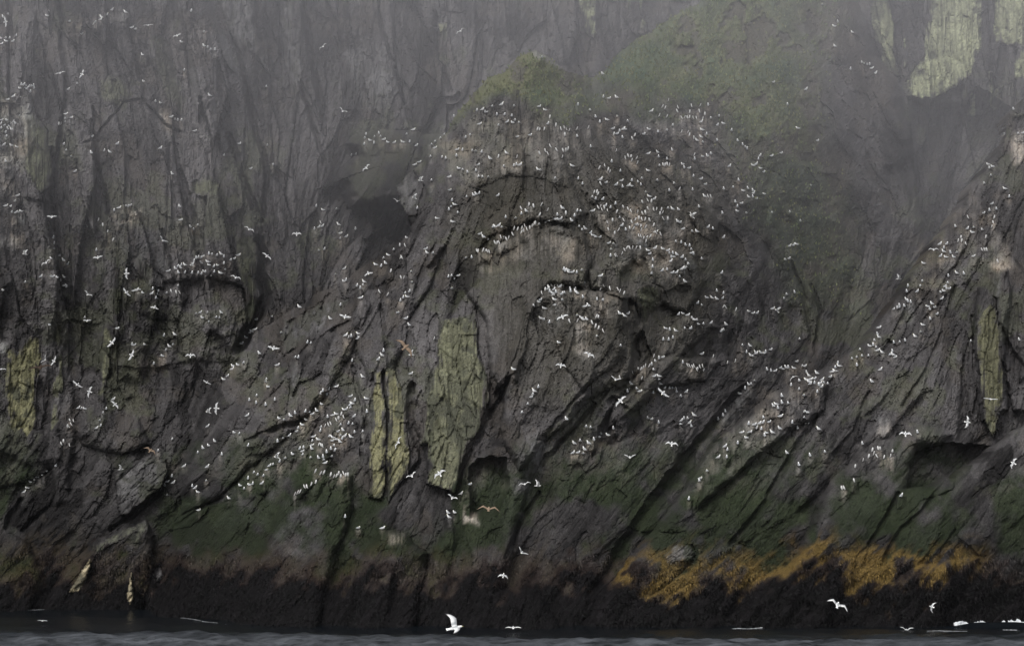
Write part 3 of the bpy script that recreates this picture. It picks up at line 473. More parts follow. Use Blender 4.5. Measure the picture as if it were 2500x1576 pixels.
# ---------------------------------------------------------------- slabs that can be told apart (outlines in photo pixels)
def T_(x0, y0, k, pts): return [(x0 + x / k, y0 + y / k) for x, y in pts]
LIC = (0.195, 0.188, 0.108); LIC2 = (0.150, 0.152, 0.100); LICP = (0.30, 0.315, 0.20); GREY = (0.130, 0.127, 0.128); GRYG = (0.13, 0.135, 0.10); SAND = (0.50, 0.43, 0.29); SAGE = (0.120, 0.126, 0.082)
SLABS = [
 ('left', 'yellow-green lichen slab with ragged top beside dark clefts', T_(0, 525, K1, [(60, 940), (45, 1100), (50, 1470), (95, 1535), (140, 1490), (185, 1550), (225, 1500), (258, 1470), (270, 1200), (290, 920), (270, 855), (200, 835), (155, 880), (140, 960), (110, 905)]), 0.9, LIC),
 ('left', 'narrow crooked lichen slab', T_(0, 525, K1, [(390, 800), (430, 760), (437, 900), (425, 960), (445, 1200), (425, 1450), (360, 1520), (385, 1300), (362, 1250), (385, 1150), (410, 1000), (385, 900)]), 0.8, LIC2),
 ('left', 'tall narrow lichen slab split from its neighbour', T_(0, 525, K1, [(700, 790), (760, 758), (806, 800), (800, 880), (772, 930), (765, 1090), (722, 1325), (692, 1330), (700, 1100), (690, 950)]), 0.8, LIC2),
 ('left', 'thin lichen splinter in a dark cleft', T_(0, 525, K1, [(800, 950), (828, 935), (822, 1010), (800, 1130), (775, 1230), (762, 1230), (790, 1100)]), 0.6, LIC2),
 ('left', 'thin lichen splinter in a dark cleft', T_(0, 525, K1, [(340, 1000), (358, 940), (352, 1100), (350, 1280), (338, 1280)]), 0.5, LIC2),
 ('left', 'pale olive rock pillar beside a black cleft', T_(0, 525, K1, [(1650, 150), (1695, 60), (1735, 110), (1822, 200), (1828, 300), (1808, 420), (1816, 560), (1800, 680), (1742, 790), (1722, 600), (1700, 450)]), 1.0, SAGE),
 ('left', 'grey leaning rock wedge', T_(0, 525, K1, [(915, 330), (980, 270), (1060, 350), (1150, 450), (1150, 520), (1060, 500), (990, 430)]), 0.8, GREY),
 ('left', 'olive leaning slab on the wall', T_(0, 0, K1, [(160, 820), (240, 780), (330, 900), (355, 1100), (360, 1320), (290, 1360), (190, 1270), (170, 1050)]), 0.6, SAGE),
 ('left', 'olive upper slab on the wall', T_(0, 0, K1, [(700, 560), (860, 500), (900, 600), (1000, 690), (880, 720), (740, 760), (690, 680)]), 0.5, SAGE),
 ('left', 'olive slanted slab on the wall', T_(0, 0, K1, [(1060, 230), (1160, 260), (1230, 450), (1310, 690), (1300, 820), (1200, 780), (1120, 560), (1060, 400)]), 0.6, SAGE),
 ('left', 'grey long leaning slab', T_(0, 0, K1, [(1320, 320), (1400, 420), (1470, 620), (1390, 690), (1400, 850), (1350, 860), (1330, 620)]), 0.7, GREY),
 ('left', 'grey long leaning slab', T_(0, 0, K1, [(1465, 720), (1520, 690), (1580, 900), (1640, 1100), (1560, 1080), (1540, 960)]), 0.7, GREY),
 ('left', 'grey long leaning slab', T_(0, 0, K1, [(1440, 0), (1490, 0), (1560, 200), (1660, 380), (1700, 560), (1620, 480), (1520, 300)]), 0.7, GREY),
 ('left', 'grey upper panel of the wall', T_(0, 0, K1, [(1540, 0), (1800, 0), (1830, 250), (1880, 500), (1800, 380), (1680, 330), (1600, 180)]), 0.7, GREY),
 ('left', 'pale cleaved panel of the wall', T_(0, 0, K1, [(330, 640), (352, 640), (340, 800), (315, 840), (305, 760)]), 0.4, GREY),
 ('left', 'lichen-patched block', T_(0, 0, K1, [(1340, 1290), (1420, 1250), (1560, 1300), (1540, 1370), (1390, 1400)]), 0.7, SAGE),
 ('left', 'grey weathered panel', T_(600, 0, K1, [(835, 450), (930, 400), (1035, 430), (1020, 640), (960, 700), (975, 830), (880, 760), (845, 640)]), 0.6, GREY),
 ('left', 'grey leaning panel', T_(600, 0, K1, [(210, 0), (330, 20), (380, 260), (400, 500), (350, 760), (290, 560), (250, 300)]), 0.7, GREY),
 ('left', 'pale green streaked panel', T_(600, 0, K1, [(1355, 170), (1432, 160), (1422, 370), (1452, 430), (1425, 475), (1368, 420)]), 0.6, LIC2),
 ('left', 'pale green tapering panel', T_(1200, 0, K1, [(600, -60), (748, -60), (747, 250), (735, 272), (682, 250), (650, 170)]), 0.8, LICP),
 ('left', 'pale green splinter', T_(1200, 0, K1, [(945, -40), (985, -40), (972, 70), (950, 62)]), 0.7, LICP),
 ('left', 'pale green splinter', T_(1200, 0, K1, [(1036, -40), (1058, 0), (1062, 130), (1094, 160), (1088, 245), (1058, 200)]), 0.7, LICP),
 ('left', 'tall pale green panel', T_(1800, 0, K1, [(955, -120), (1070, -120), (1110, 220), (1146, 540), (1060, 540), (1000, 350), (945, 150)]), 1.0, LICP),
 ('left', 'broad pale green panel with ragged foot', T_(1800, 0, K1, [(1385, -120), (1735, -120), (1712, 330), (1640, 530), (1560, 595), (1345, 705), (1210, 660), (1185, 590), (1330, 385), (1325, 200)]), 1.2, LICP),
 ('left', 'pale green corner panel', T_(1800, 0, K1, [(1822, -120), (2200, -120), (2200, 330), (1960, 330), (1900, 312), (1808, 300)]), 1.0, LICP),
 ('left', 'small square pale green panel', T_(1800, 0, K1, [(1630, 660), (1700, 650), (1700, 822), (1628, 822)]), 0.8, LICP),
 ('left', 'forked pale green panel', T_(1800, 0, K1, [(1770, 520), (1802, 520), (1805, 650), (1880, 600), (1892, 690), (1850, 775), (1758, 752)]), 0.8, LICP),
 ('left', 'thin pale green splinter', T_(1800, 0, K1, [(1178, 260), (1200, 330), (1218, 460), (1182, 495)]), 0.6, LICP),
 ('left', 'pale green edge panel', T_(1800, 0, K1, [(1972, 340), (2150, 345), (2120, 560), (1950, 555)]), 0.8, LICP),
 ('left', 'grey mottled block', T_(0, 1050, K2, [(800, 310), (900, 240), (1060, 180), (1165, 205), (1180, 290), (1130, 400), (885, 600), (850, 615), (820, 500)]), 0.5, GREY),
 ('left', 'pale sandy tongue of bare rock', T_(0, 1050, K2, [(640, 905), (648, 930), (615, 1040), (555, 1120), (520, 1130), (486, 1128), (530, 1075)]), 1.3, SAND),
 ('left', 'pale sandy leaf of bare rock', T_(0, 1050, K2, [(935, 985), (932, 1060), (945, 1180), (918, 1232), (893, 1190), (918, 1060)]), 1.3, SAND),
 ('left', 'pale crumbling vein', T_(0, 1050, K2, [(960, 650), (1030, 640), (1040, 700), (985, 740), (975, 840), (955, 800)]), 0.25, GRYG),
 ('left', 'grey-green slanting ledge face', T_(0, 1050, K2, [(640, 820), (760, 760), (940, 660), (965, 690), (800, 800), (690, 870)]), 0.3, GRYG),
 ('left', 'small grey rounded rock', T_(0, 1050, K2, [(1080, 1020), (1110, 970), (1180, 965), (1270, 1005), (1230, 1060), (1110, 1050)]), 0.6, GREY),
 ('center', 'broad lichen slab with mottled lower half', T_(600, 525, K1, [(1400, 735), (1500, 712), (1612, 735), (1640, 880), (1650, 980), (1702, 1130), (1714, 1300), (1640, 1518), (1560, 1640), (1500, 1850), (1470, 1960), (1400, 1930), (1260, 1890), (1292, 1740), (1280, 1610), (1215, 1620), (1255, 1518), (1282, 1300), (1312, 1200), (1350, 950)]), 1.1, LIC2),
 ('center', 'bright lichen slab with pointed top', T_(600, 525, K1, [(1000, 1062), (1045, 1090), (1092, 1180), (1112, 1300), (1142, 1518), (1155, 1640), (1142, 1820), (1050, 1950), (1010, 2070), (1000, 1900), (1005, 1600), (1004, 1300), (985, 1120)]), 1.0, LIC),
 ('center', 'narrow lichen slab beside the pointed one', T_(600, 525, K1, [(912, 1120), (950, 1098), (965, 1130), (985, 1300), (990, 1600), (985, 1900), (960, 2010), (862, 1995), (868, 1700), (880, 1518), (893, 1350), (904, 1200)]), 0.9, LIC),
 ('center', 'faint lichen patch on the dome', T_(1200, 525, K1, [(1030, 540), (1090, 470), (1180, 510), (1212, 560), (1196, 640), (1120, 690), (1085, 770), (1020, 650)]), 0.4, SAGE),
 ('center', 'grey slab leaning out under the dome shoulder', T_(600, 0, K1, [(1040, 1340), (1100, 1260), (1185, 1195), (1262, 1290), (1240, 1400), (1200, 1518), (1125, 1518)]), 0.6, GREY),
 ('center', 'grey smooth block', T_(600, 525, K1, [(262, 740), (370, 725), (385, 900), (330, 960), (262, 990), (240, 880)]), 0.4, GREY),
 ('center', 'grey tapering slab', T_(600, 525, K1, [(290, 1040), (350, 1010), (400, 1040), (370, 1180), (330, 1280), (300, 1180)]), 0.4, GREY),
 ('center', 'pale lichened streak', T_(600, 1050, K2, [(1300, 0), (1330, 20), (1312, 120), (1330, 260), (1285, 380), (1262, 250), (1290, 120)]), 0.3, SAGE),
 ('center', 'pale grey shoulder of the upper left flank', [(700, 790), (800, 730), (850, 725), (830, 770), (760, 830), (700, 860)], 0.15, GREY),
 ('center', 'grey edge of a narrow rib', T_(600, 1050, K2, [(1090, 480), (1115, 490), (1100, 580), (1050, 600)]), 0.3, GREY),
 ('right', 'long hanging lichen slab', T_(1800, 525, K1, [(1760, 650), (1800, 600), (1830, 620), (1840, 760), (1870, 900), (1880, 1250), (1850, 1400), (1828, 1490), (1800, 1570), (1775, 1530), (1748, 1440), (1740, 1300), (1720, 1150), (1690, 950), (1685, 760)]), 0.7, (0.112, 0.110, 0.068)),
 ('right', 'grey ribbed block with whitewashed top', T_(1800, 525, K1, [(1790, 400), (1830, 360), (1900, 370), (1890, 470), (1880, 600), (1800, 560), (1780, 480)]), 0.6, GREY),
 ('right', 'mossy lip above a dark hollow', T_(1800, 1050, K2, [(1250, 110), (1300, 60), (1420, 0), (1490, 10), (1450, 75), (1330, 105)]), 0.5, (0.10, 0.115, 0.045)),
 ('right', 'pale green leaning slab edge', T_(1800, 0, K1, [(1925, 820), (1950, 900), (1910, 1000), (1920, 1100), (1895, 1260), (1870, 1100), (1880, 960)]), 0.4, GRYG),
 ('right', 'grey leaning slab in the weed', T_(1200, 1050, K2, [(1290, 780), (1400, 800), (1450, 860), (1400, 930), (1250, 930), (1210, 870)]), 0.4, GREY),
]
TINTS = [   # bare, drier or differently coloured rock with soft borders: (layer, outline, colour, strength)
 ('center', [(715, 1225), (750, 1235), (775, 1275), (788, 1320), (750, 1350), (690, 1352), (655, 1335), (675, 1285)], (0.15, 0.145, 0.148), 0.85),
 ('center', [(430, 1262), (455, 1235), (500, 1205), (545, 1190), (535, 1215), (505, 1240), (450, 1280), (425, 1300)], (0.12, 0.117, 0.118), 0.7),
 ('center', [(545, 1240), (600, 1205), (690, 1180), (665, 1260), (640, 1290), (560, 1310), (530, 1290)], (0.115, 0.112, 0.113), 0.7),
 ('center', [(1285, 1070), (1315, 1065), (1335, 1095), (1315, 1135), (1305, 1190), (1262, 1245), (1235, 1270), (1252, 1215), (1273, 1155)], (0.14, 0.137, 0.138), 0.8),
 ('center', [(1030, 1300), (1080, 1250), (1100, 1300), (1060, 1400), (1030, 1420)], (0.075, 0.078, 0.070), 0.5),
 ('rib', [(2020, 1180), (2100, 1090), (2200, 1070), (2190, 1160), (2120, 1280), (2060, 1350), (2010, 1340)], (0.105, 0.100, 0.098), 0.7),
 ('right', [(1640, 1330), (1700, 1290), (1760, 1330), (1740, 1400), (1660, 1400)], (0.10, 0.098, 0.10), 0.6),
 ('right', [(1790, 1060), (1840, 1010), (1900, 1000), (1830, 1120), (1720, 1230)], (0.15, 0.145, 0.13), 0.6),
 ('left', [(690, 120), (800, 60), (900, 120), (860, 300), (760, 250)], (0.05, 0.048, 0.048), 0.5),
 ('left', [(840, 130), (930, 120), (960, 210), (930, 300), (870, 240)], (0.13, 0.127, 0.127), 0.6),
 ('left', [(270, 520), (400, 560), (420, 660), (330, 640), (290, 590)], (0.095, 0.093, 0.098), 0.6),
]
MASSES = [
 ('left', 'smooth dark boulder wedged beside the dome', [(838, 352), (870, 325), (945, 318), (1040, 325), (1120, 330), (1120, 520), (1000, 510), (905, 510), (856, 514), (836, 460), (815, 452), (822, 432), (870, 380)]),
 ('left', 'bulging knob with a dark underside', [(395, 685), (430, 652), (480, 625), (560, 622), (602, 650), (590, 705), (560, 692), (500, 682), (450, 692)]),
 ('left', 'sloping olive rib with a pale vein', [(40, 1600), (150, 1400), (225, 1330), (300, 1290), (355, 1265), (372, 1300), (372, 1400), (345, 1480), (330, 1600)]),
 ('center', 'pointed mossy rib below the lichen slabs', [(845, 1600), (865, 1420), (890, 1335), (932, 1292), (990, 1303), (1040, 1350), (1035, 1420), (1000, 1600)]),
 ('center', 'small bulging knob crowded with birds', [(1380, 830), (1400, 790), (1440, 785), (1480, 815), (1530, 850), (1480, 900), (1420, 960), (1380, 900)]),
 ('center', 'arched rock face under the murre ledge', [(1150, 640), (1200, 600), (1290, 562), (1360, 548), (1430, 570), (1445, 640), (1425, 700), (1350, 690), (1300, 760), (1270, 900), (1200, 960), (1190, 800), (1130, 700)]),
 ('center', 'rounded shoulder right of the arched face', [(1440, 660), (1500, 612), (1600, 596), (1700, 622), (1722, 680), (1680, 760), (1560, 740), (1500, 720), (1440, 705)]),
 ('right', 'whitewashed hump on the buttress crest', [(1830, 1010), (1890, 930), (1960, 915), (2025, 935), (2010, 1000), (1930, 1050), (1800, 1160), (1700, 1250), (1720, 1170), (1780, 1080)]),
]
SLAB_ID = {k: np.zeros((NV, NU), np.int16) for k in ORDER}
SLAB_COL = {k: np.zeros((NV, NU, 3)) for k in ORDER}
SLAB_A = {k: np.zeros((NV, NU)) for k in ORDER}
for n, (lay, lab, poly) in enumerate(MASSES, 1 + len(SLABS)):
    w, s = poly_field(poly, 12, 0.9)
    SLAB_ID[lay][w] = np.where(s > 0, n, SLAB_ID[lay][w])
for n, (lay, lab, poly, thick, col) in enumerate(SLABS, 1):
    w, s = poly_field(poly, 12, 0.55)
    m = s > 0
    if not m.any(): continue
    base = PLAIN[lay][w]; pu, pv = U[w][m], V[w][m]
    A = np.c_[np.ones_like(pu), pu, pv]
    co, *_ = np.linalg.lstsq(A, Y[lay][w][m], rcond=None)
    plane = co[0] + co[1] * U[w] + co[2] * V[w]
    surf = plane - thick * 0.62 + 0.10 * V2[w] + 0.05 * V3[w] + 0.03 * L2[w] + 0.07 * BLOT3[w] + 0.25 * np.exp(-(E1[w] / 0.06) ** 2)
    surf += 0.25 * np.exp(-np.clip(s, 0, None) / 4.0)
    Y[lay][w] = np.where(m, np.minimum(surf, Y[lay][w] + 0.25) - 0.5 * LEDGE[w], Y[lay][w])
    SLAB_ID[lay][w] = np.where(m, n, SLAB_ID[lay][w])
    SLAB_COL[lay][w] = np.where(m[..., None], np.array(col), SLAB_COL[lay][w])
    edge = 16.0 if col in (GREY, SAGE, GRYG) else 10.0
    if col is SAND: SLAB_A[lay][w] = np.where(m, 1.0, SLAB_A[lay][w]); continue
    SLAB_A[lay][w] = np.where(m, np.maximum(SLAB_A[lay][w], sm(s + 4 * BLOT3[w] + 2.5 * L2[w] + 2 * DRIP[w], -1, edge) * (0.75 if edge > 10 else 1.0)), SLAB_A[lay][w])

# ---------------------------------------------------------------- mineral and living colours of the rock (albedo)
def mix(a, b, t): return a + (np.asarray(b) - a) * t[..., None]
def colours(lay):
    X, YY, Z = at(U, V, Y[lay])
    c = np.ones((NV, NU, 3)) * np.array((0.066, 0.0625, 0.063))
    tone = 1.0 + (0.30 if lay == 'left' else 0.14) * T0 + 0.20 * T1 + 0.14 * T2 + 0.10 * T3 + 0.08 * L1 + 0.07 * L2 + 0.16 * BLOT
    c *= np.clip(tone, 0.35, 2.0)[..., None]
    c = mix(c, (0.085, 0.075, 0.066), 0.5 * sm(BLOT2, 0.2, 1.6))                       # brownish weathering
    c = mix(c, (0.085, 0.095, 0.052), 0.35 * sm(BLOT + 0.6 * BLOT3, 0.5, 1.9))         # thin crustose lichen
    if lay == 'center':
        low = soft([(1150, 300), (1300, 260), (1500, 350), (1800, 420), (1700, 900), (1300, 1000), (1100, 600)], 60)
        c = mix(c, (0.088, 0.083, 0.066), 0.45 * low)
    if lay == 'left':
        bo = soft([(838, 352), (870, 325), (1040, 325), (1120, 400), (1000, 510), (850, 512)], 12)
        c *= (1 - 0.3 * bo)[..., None]
    zz = Z + 0.7 * BLOT2 + 0.5 * BLOT3 + 0.35 * L1
    for (tl, poly, tc, ta) in TINTS:
        if tl == lay: c = mix(c, tc, ta * soft(poly, 14) * np.clip(0.8 + 0.25 * BLOT3 + 0.2 * L2, 0, 1.2))
    green = sm(zz, 13.5, 9.0) * sm(zz, 3.0, 5.0) * sm(BLOT + 0.5 * BLOT2 + (0.5 if lay in ('rib', 'right') else 0.25), -0.3, 1.2)
    c = mix(c, (0.031, 0.045, 0.020), 0.8 * green)                                     # green algae above the tide
    wet = sm(zz, 15.0, 3.5)
    c *= (1 - 0.58 * wet)[..., None]                                                   # always-wet rock is darker
    amt = {'left': 0.14, 'center': 0.10, 'right': 0.85, 'rib': 1.0}[lay]
    z2 = Z + 0.45 * BLOT + 0.45 * BLOT2 + 0.25 * BLOT3 + 0.25 * L1 + 0.25 * L0
    fucus = sm(z2, 2.3, 3.7) * sm(z2, 6.0, 4.2) * sm(BLOT2 + L1 * 0.7 + BLOT3 * 0.5, -2.0, 0.4) * amt
    if lay == 'rib': fucus = fucus * sm(U, 2450, 2330)
    if lay == 'right': fucus = np.maximum(fucus * sm(U, 1440, 1520), 0)
    c = mix(c, (0.128, 0.085, 0.027), np.clip(fucus, 0, 0.85))                          # golden rockweed
    kelp = sm(z2, 3.6, 2.3)
    kc = np.array((0.0048, 0.0043, 0.0047)) * np.clip(1 + 0.35 * L2 + 0.3 * white * 0.6, 0.3, 2.2)[..., None]
    c = c + (kc - c) * kelp[..., None]                                                  # dark kelp fringe
    red = sm(z2, 4.2, 3.2) * sm(z2, 2.2, 2.8) * (1 - fucus) * 0.22
    c = mix(c, (0.045, 0.026, 0.018), red)
    sl = SLAB_A[lay]
    sc = SLAB_COL[lay] * np.clip(1 + 0.10 * BLOT3 + 0.10 * L2 + 0.12 * T3 + 0.10 * DRIP, 0.4, 1.6)[..., None]
    patch = np.maximum(sm(BLOT2 + 0.7 * BLOT3 + 0.4 * L1, 0.4, 1.4), 0.8 * soft([(1060, 960), (1130, 900), (1190, 950), (1190, 1010), (1150, 1120), (1080, 1150), (1040, 1080)], 25) * sm(BLOT3 + BLOT2 * 0.5, -0.9, 0.5))
    sc = mix(sc, (0.055, 0.058, 0.045), 0.8 * patch)
    sc = mix(sc, (0.06, 0.06, 0.05), 0.6 * sm(white + 0.8 * L2, 1.1, 1.9))                # bare flecks
    c = c + (sc - c) * (sl * 0.93)[..., None]
    lime_c = np.stack([0.46 + 0.03 * BLOT2, 0.42 + 0.01 * BLOT2, 0.375 - 0.01 * BLOT2], -1)
    c = c + (lime_c - c) * (LIME * 0.80)[..., None]                                    # bird lime
    if lay == 'center':
        gc = np.stack([0.098 + 0.018 * BLOT2, 0.113 + 0.012 * BLOT2, 0.062 + 0.005 * BLOT2], -1) * np.clip(1 + 0.16 * vnoise(6, 6, 555) + 0.12 * BLOT3, 0.5, 1.6)[..., None]
        moss = soft([(1040, 370), (1085, 280), (1180, 180), (1310, 105), (1370, 150), (1300, 200), (1220, 235), (1140, 265), (1090, 310)], 18)
        gc = mix(gc, (0.140, 0.143, 0.072), 0.75 * moss)
        c = c + (gc - c) * (TURF * 0.9)[..., None]
        c = mix(c, (0.24, 0.235, 0.22), 0.7 * soft([(1300, 112), (1325, 112), (1350, 140), (1375, 170), (1350, 165), (1318, 140)], 6))
    return np.clip(c, 0.003, 0.6), Z
COL, ZH = {}, {}
for k in ORDER: COL[k], ZH[k] = colours(k)
print('rock fields ready')

# ---------------------------------------------------------------- materials
def material(name):
    m = bpy.data.materials.new(name); m.use_nodes = True
    nt = m.node_tree; nt.nodes.clear()
    out = nt.nodes.new('ShaderNodeOutputMaterial')
    return m, nt, out
def attr_material(name, rough, noise_scale, noise_amt, bump, bump_scale, spec=0.3, stretch=1.0, trans=0.0):
    m, nt, out = material(name); N, L = nt.nodes.new, nt.links.new
    b = N('ShaderNodeBsdfPrincipled'); b.inputs['Roughness'].default_value = rough
    b.inputs['Specular IOR Level'].default_value = spec
    at_ = N('ShaderNodeAttribute'); at_.attribute_name = 'Col'
    col = at_.outputs['Color']
    if noise_amt:
        g = N('ShaderNodeNewGeometry'); mp = N('ShaderNodeMapping'); mp.inputs['Scale'].default_value = (1, 1, stretch)
        L(g.outputs['Position'], mp.inputs['Vector'])
        n = N('ShaderNodeTexNoise'); n.inputs['Scale'].default_value = noise_scale; n.inputs['Detail'].default_value = 6; n.inputs['Roughness'].default_value = 0.7
        L(mp.outputs[0], n.inputs['Vector'])
        mr = N('ShaderNodeMapRange'); mr.inputs['From Min'].default_value = 0.28; mr.inputs['From Max'].default_value = 0.72
        mr.inputs['To Min'].default_value = 1 - noise_amt; mr.inputs['To Max'].default_value = 1 + noise_amt
        L(n.outputs['Fac'], mr.inputs['Value'])
        mx = N('ShaderNodeVectorMath'); mx.operation = 'SCALE'
        L(col, mx.inputs[0]); L(mr.outputs[0], mx.inputs['Scale']); col = mx.outputs[0]
        if bump:
            n2 = N('ShaderNodeTexNoise'); n2.inputs['Scale'].default_value = bump_scale; n2.inputs['Detail'].default_value = 8; n2.inputs['Roughness'].default_value = 0.65
            L(mp.outputs[0], n2.inputs['Vector'])
            bp = N('ShaderNodeBump'); bp.inputs['Strength'].default_value = 0.9; bp.inputs['Distance'].default_value = bump
            L(n2.outputs['Fac'], bp.inputs['Height']); L(bp.outputs[0], b.inputs['Normal'])
    L(col, b.inputs['Base Color'])
    L(b.outputs[0], out.inputs['Surface'])
    return m
M_ROCK = attr_material('sea_cliff_rock', 0.78, 9.0, 0.55, 0.14, 3.0, 0.06, 0.6)
M_SLAB = attr_material('lichen_crusted_rock', 0.85, 10.0, 0.50, 0.09, 4.0, 0.05, 0.5)
M_PLANT = attr_material('turf_blades', 0.7, 3.0, 0.3, 0, 1, 0.08)
M_WEED = attr_material('seaweed_fronds', 0.5, 6.0, 0.35, 0, 1, 0.10)
M_BIRD = attr_material('bird_plumage', 0.75, 0, 0, 0, 1, 0.2)
M_FOAM = attr_material('sea_foam', 0.9, 8.0, 0.15, 0.05, 9.0, 0.2)

# ---------------------------------------------------------------- meshes
def mesh_obj(name, verts, faces, col, mat, parent=None, smooth=False):
    me = bpy.data.meshes.new(name)
    verts = np.asarray(verts, np.float32); faces = np.asarray(faces, np.int32)
    nf, k = faces.shape
    me.vertices.add(len(verts)); me.vertices.foreach_set('co', verts.ravel())
    me.loops.add(nf * k); me.loops.foreach_set('vertex_index', faces.ravel())
    me.polygons.add(nf); me.polygons.foreach_set('loop_start', np.arange(nf, dtype=np.int32) * k)
    me.polygons.foreach_set('use_smooth', np.full(nf, smooth))
    me.update(calc_edges=True)
    if col is not None:
        a = me.color_attributes.new('Col', 'FLOAT_COLOR', 'POINT')
        c4 = np.ones((len(verts), 4), np.float32); c4[:, :3] = col
        a.data.foreach_set('color', c4.ravel())
    me.materials.append(mat)
    o = bpy.data.objects.new(name, me); C.objects.link(o)
    if parent is not None: o.parent = parent
    return o
def tag(o, label=None, cat=None, group=None, kind=None):
    if label: o['label'] = label
    if cat: o['category'] = cat
    if group: o['group'] = group
    if kind: o['kind'] = kind
    return o

idx = np.arange(NV * NU).reshape(NV, NU)
CLIFF_LABEL = {'left': 'tall dark cliff wall of leaning joints behind the dome', 'center': 'domed rock buttress crowded with birds under green turf',
               'right': 'steep dark rock buttress sweeping down to the sea', 'rib': 'low algae-green rock rib with golden weed at its foot'}
CLIFF_NAME = {'left': 'cliff_wall', 'center': 'cliff_buttress_center', 'right': 'cliff_buttress_right', 'rib': 'cliff_rib'}
CLIFF = {}
for k in ORDER:
    m = MASK[k].copy()
    if k == 'left': m &= ~((SDIST['center'] > 110) | (SDIST['right'] > 110))
    if k == 'center': m &= ~(SDIST['right'] > 130)
    if k == 'right': m &= ~(SDIST['rib'] > 110)
    m &= ZH[k] > -2.0
    fm = m[:-1, :-1] & m[1:, :-1] & m[:-1, 1:] & m[1:, 1:]
    Xw, Yw, Zw = at(U, V, Y[k])
    P = np.stack([Xw, Yw, Zw], -1).reshape(-1, 3); CC = COL[k].reshape(-1, 3)
    quads = np.stack([idx[1:, :-1], idx[1:, 1:], idx[:-1, 1:], idx[:-1, :-1]], -1)
    sid = np.where(fm, SLAB_ID[k][:-1, :-1], -1)
    root = None
    for n in [0] + [i for i in np.unique(sid) if i > 0]:
        q = quads[sid == n].reshape(-1, 4)
        if len(q) < 6: continue
        used, inv = np.unique(q, return_inverse=True)
        fc = inv.reshape(-1, 4); vv = P[used]; cc = CC[used]
        if n == 0:
            # close the skyline edges backwards so the mass has a thickness
            e = np.concatenate([fc[:, [0, 1]], fc[:, [1, 2]], fc[:, [2, 3]], fc[:, [3, 0]]])
            key = np.sort(e, 1); key = key[:, 0].astype(np.int64) * len(vv) + key[:, 1]
            un, first, cnt = np.unique(key, return_index=True, return_counts=True)
            be = e[first[cnt == 1]]
            edge_slab = SLAB_ID[k].reshape(-1)[used]
            be = be[(edge_slab[be[:, 0]] == 0) & (edge_slab[be[:, 1]] == 0)]
            bv, binv = np.unique(be, return_inverse=True); binv = binv.reshape(-1, 2)
            back = vv[bv] + np.array((0, 5.0, 0)); nb = len(vv)
            fc = np.concatenate([fc, np.stack([be[:, 1], be[:, 0], nb + binv[:, 0], nb + binv[:, 1]], -1)])
            vv = np.concatenate([vv, back]); cc = np.concatenate([cc, cc[bv]])
            root = mesh_obj(CLIFF_NAME[k], vv, fc, cc, M_ROCK)
            tag(root, CLIFF_LABEL[k], None, None, 'structure'); CLIFF[k] = root
        else:
            plain = n > len(SLABS)
            o = mesh_obj('rock_mass' if plain else 'rock_slab', vv, fc, cc, M_ROCK if plain else M_SLAB, root)
            o['label'] = MASSES[n - 1 - len(SLABS)][1] if plain else SLABS[n - 1][1]

def front(u, v):
    """nearest rock along the sight line of a pixel: layer name and distance"""
    for k in reversed(ORDER):
        if k == 'left' or look(SDIST[k], u, v) > 2: return k, float(look(Y[k], u, v))

# ---------------------------------------------------------------- sea
def axis(lo, hi, step, far_lo, far_hi):
    core = np.arange(lo, hi + 1e-6, step)
    a, b = [], []
    d = step; x = hi
    while x < far_hi: d *= 1.5; x += d; b.append(min(x, far_hi))
    d = step; x = lo
    while x > far_lo: d *= 1.5; x -= d; a.append(max(x, far_lo))
    return np.array(a[::-1] + list(core) + b)
sx, sy = axis(-44, 44, 0.22, -3000, 3000), axis(118, 200, 0.16, -400, 3500)
SX, SY = np.meshgrid(sx, sy)
r2 = np.random.default_rng(5)
SZ = np.zeros_like(SX)
for wl, amp, n, spread in ((19, 0.13, 3, 0.35), (7, 0.05, 5, 0.7), (2.6, 0.020, 8, 1.0), (1.1, 0.009, 9, 1.3)):
    for i in range(n):
        th = math.pi / 2 + r2.normal() * spread; kk = 2 * math.pi / (wl * r2.uniform(0.75, 1.3))
        SZ += amp / math.sqrt(n) * np.sin(kk * (SX * math.cos(th) + SY * math.sin(th)) + r2.uniform(0, 6.28))
fade = np.exp(-np.clip(np.abs(SX) - 60, 0, None) / 80) * np.exp(-np.clip(np.abs(SY - 160) - 60, 0, None) / 80)
SZ *= fade
near_ = sm(SY, 150, 142) * fade
for i in range(14):
    th = math.pi / 2 + r2.normal() * 0.9; kk = 2 * math.pi / r2.uniform(0.9, 3.2)
    SZ += 0.022 * near_ * np.sin(kk * (SX * math.cos(th) + SY * math.sin(th)) + r2.uniform(0, 6.28))
SZ += 0.13 * np.exp(-((SY - 145.5 - 0.02 * SX) / 2.0) ** 2) * fade                          # the swell that rolls in before the rocks
SZ += 0.36 * np.exp(-((SY - 160.6) / 1.0) ** 2) * sm(SX, 27.0, 30.0)                   # and the one breaking on the right
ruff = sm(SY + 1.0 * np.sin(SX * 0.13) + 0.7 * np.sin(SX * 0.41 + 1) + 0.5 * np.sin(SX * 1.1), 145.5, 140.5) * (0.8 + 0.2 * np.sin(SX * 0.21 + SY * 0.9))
ny, nx = SX.shape
si = np.arange(nx * ny).reshape(ny, nx)
sf = np.stack([si[:-1, :-1], si[:-1, 1:], si[1:, 1:], si[1:, :-1]], -1).reshape(-1, 4)
M_SEA, nt, out = material('cold_sea_water'); N, L = nt.nodes.new, nt.links.new
b = N('ShaderNodeBsdfPrincipled'); b.inputs['Base Color'].default_value = (0.010, 0.017, 0.022, 1); b.inputs['IOR'].default_value = 1.33
at_ = N('ShaderNodeAttribute'); at_.attribute_name = 'Col'
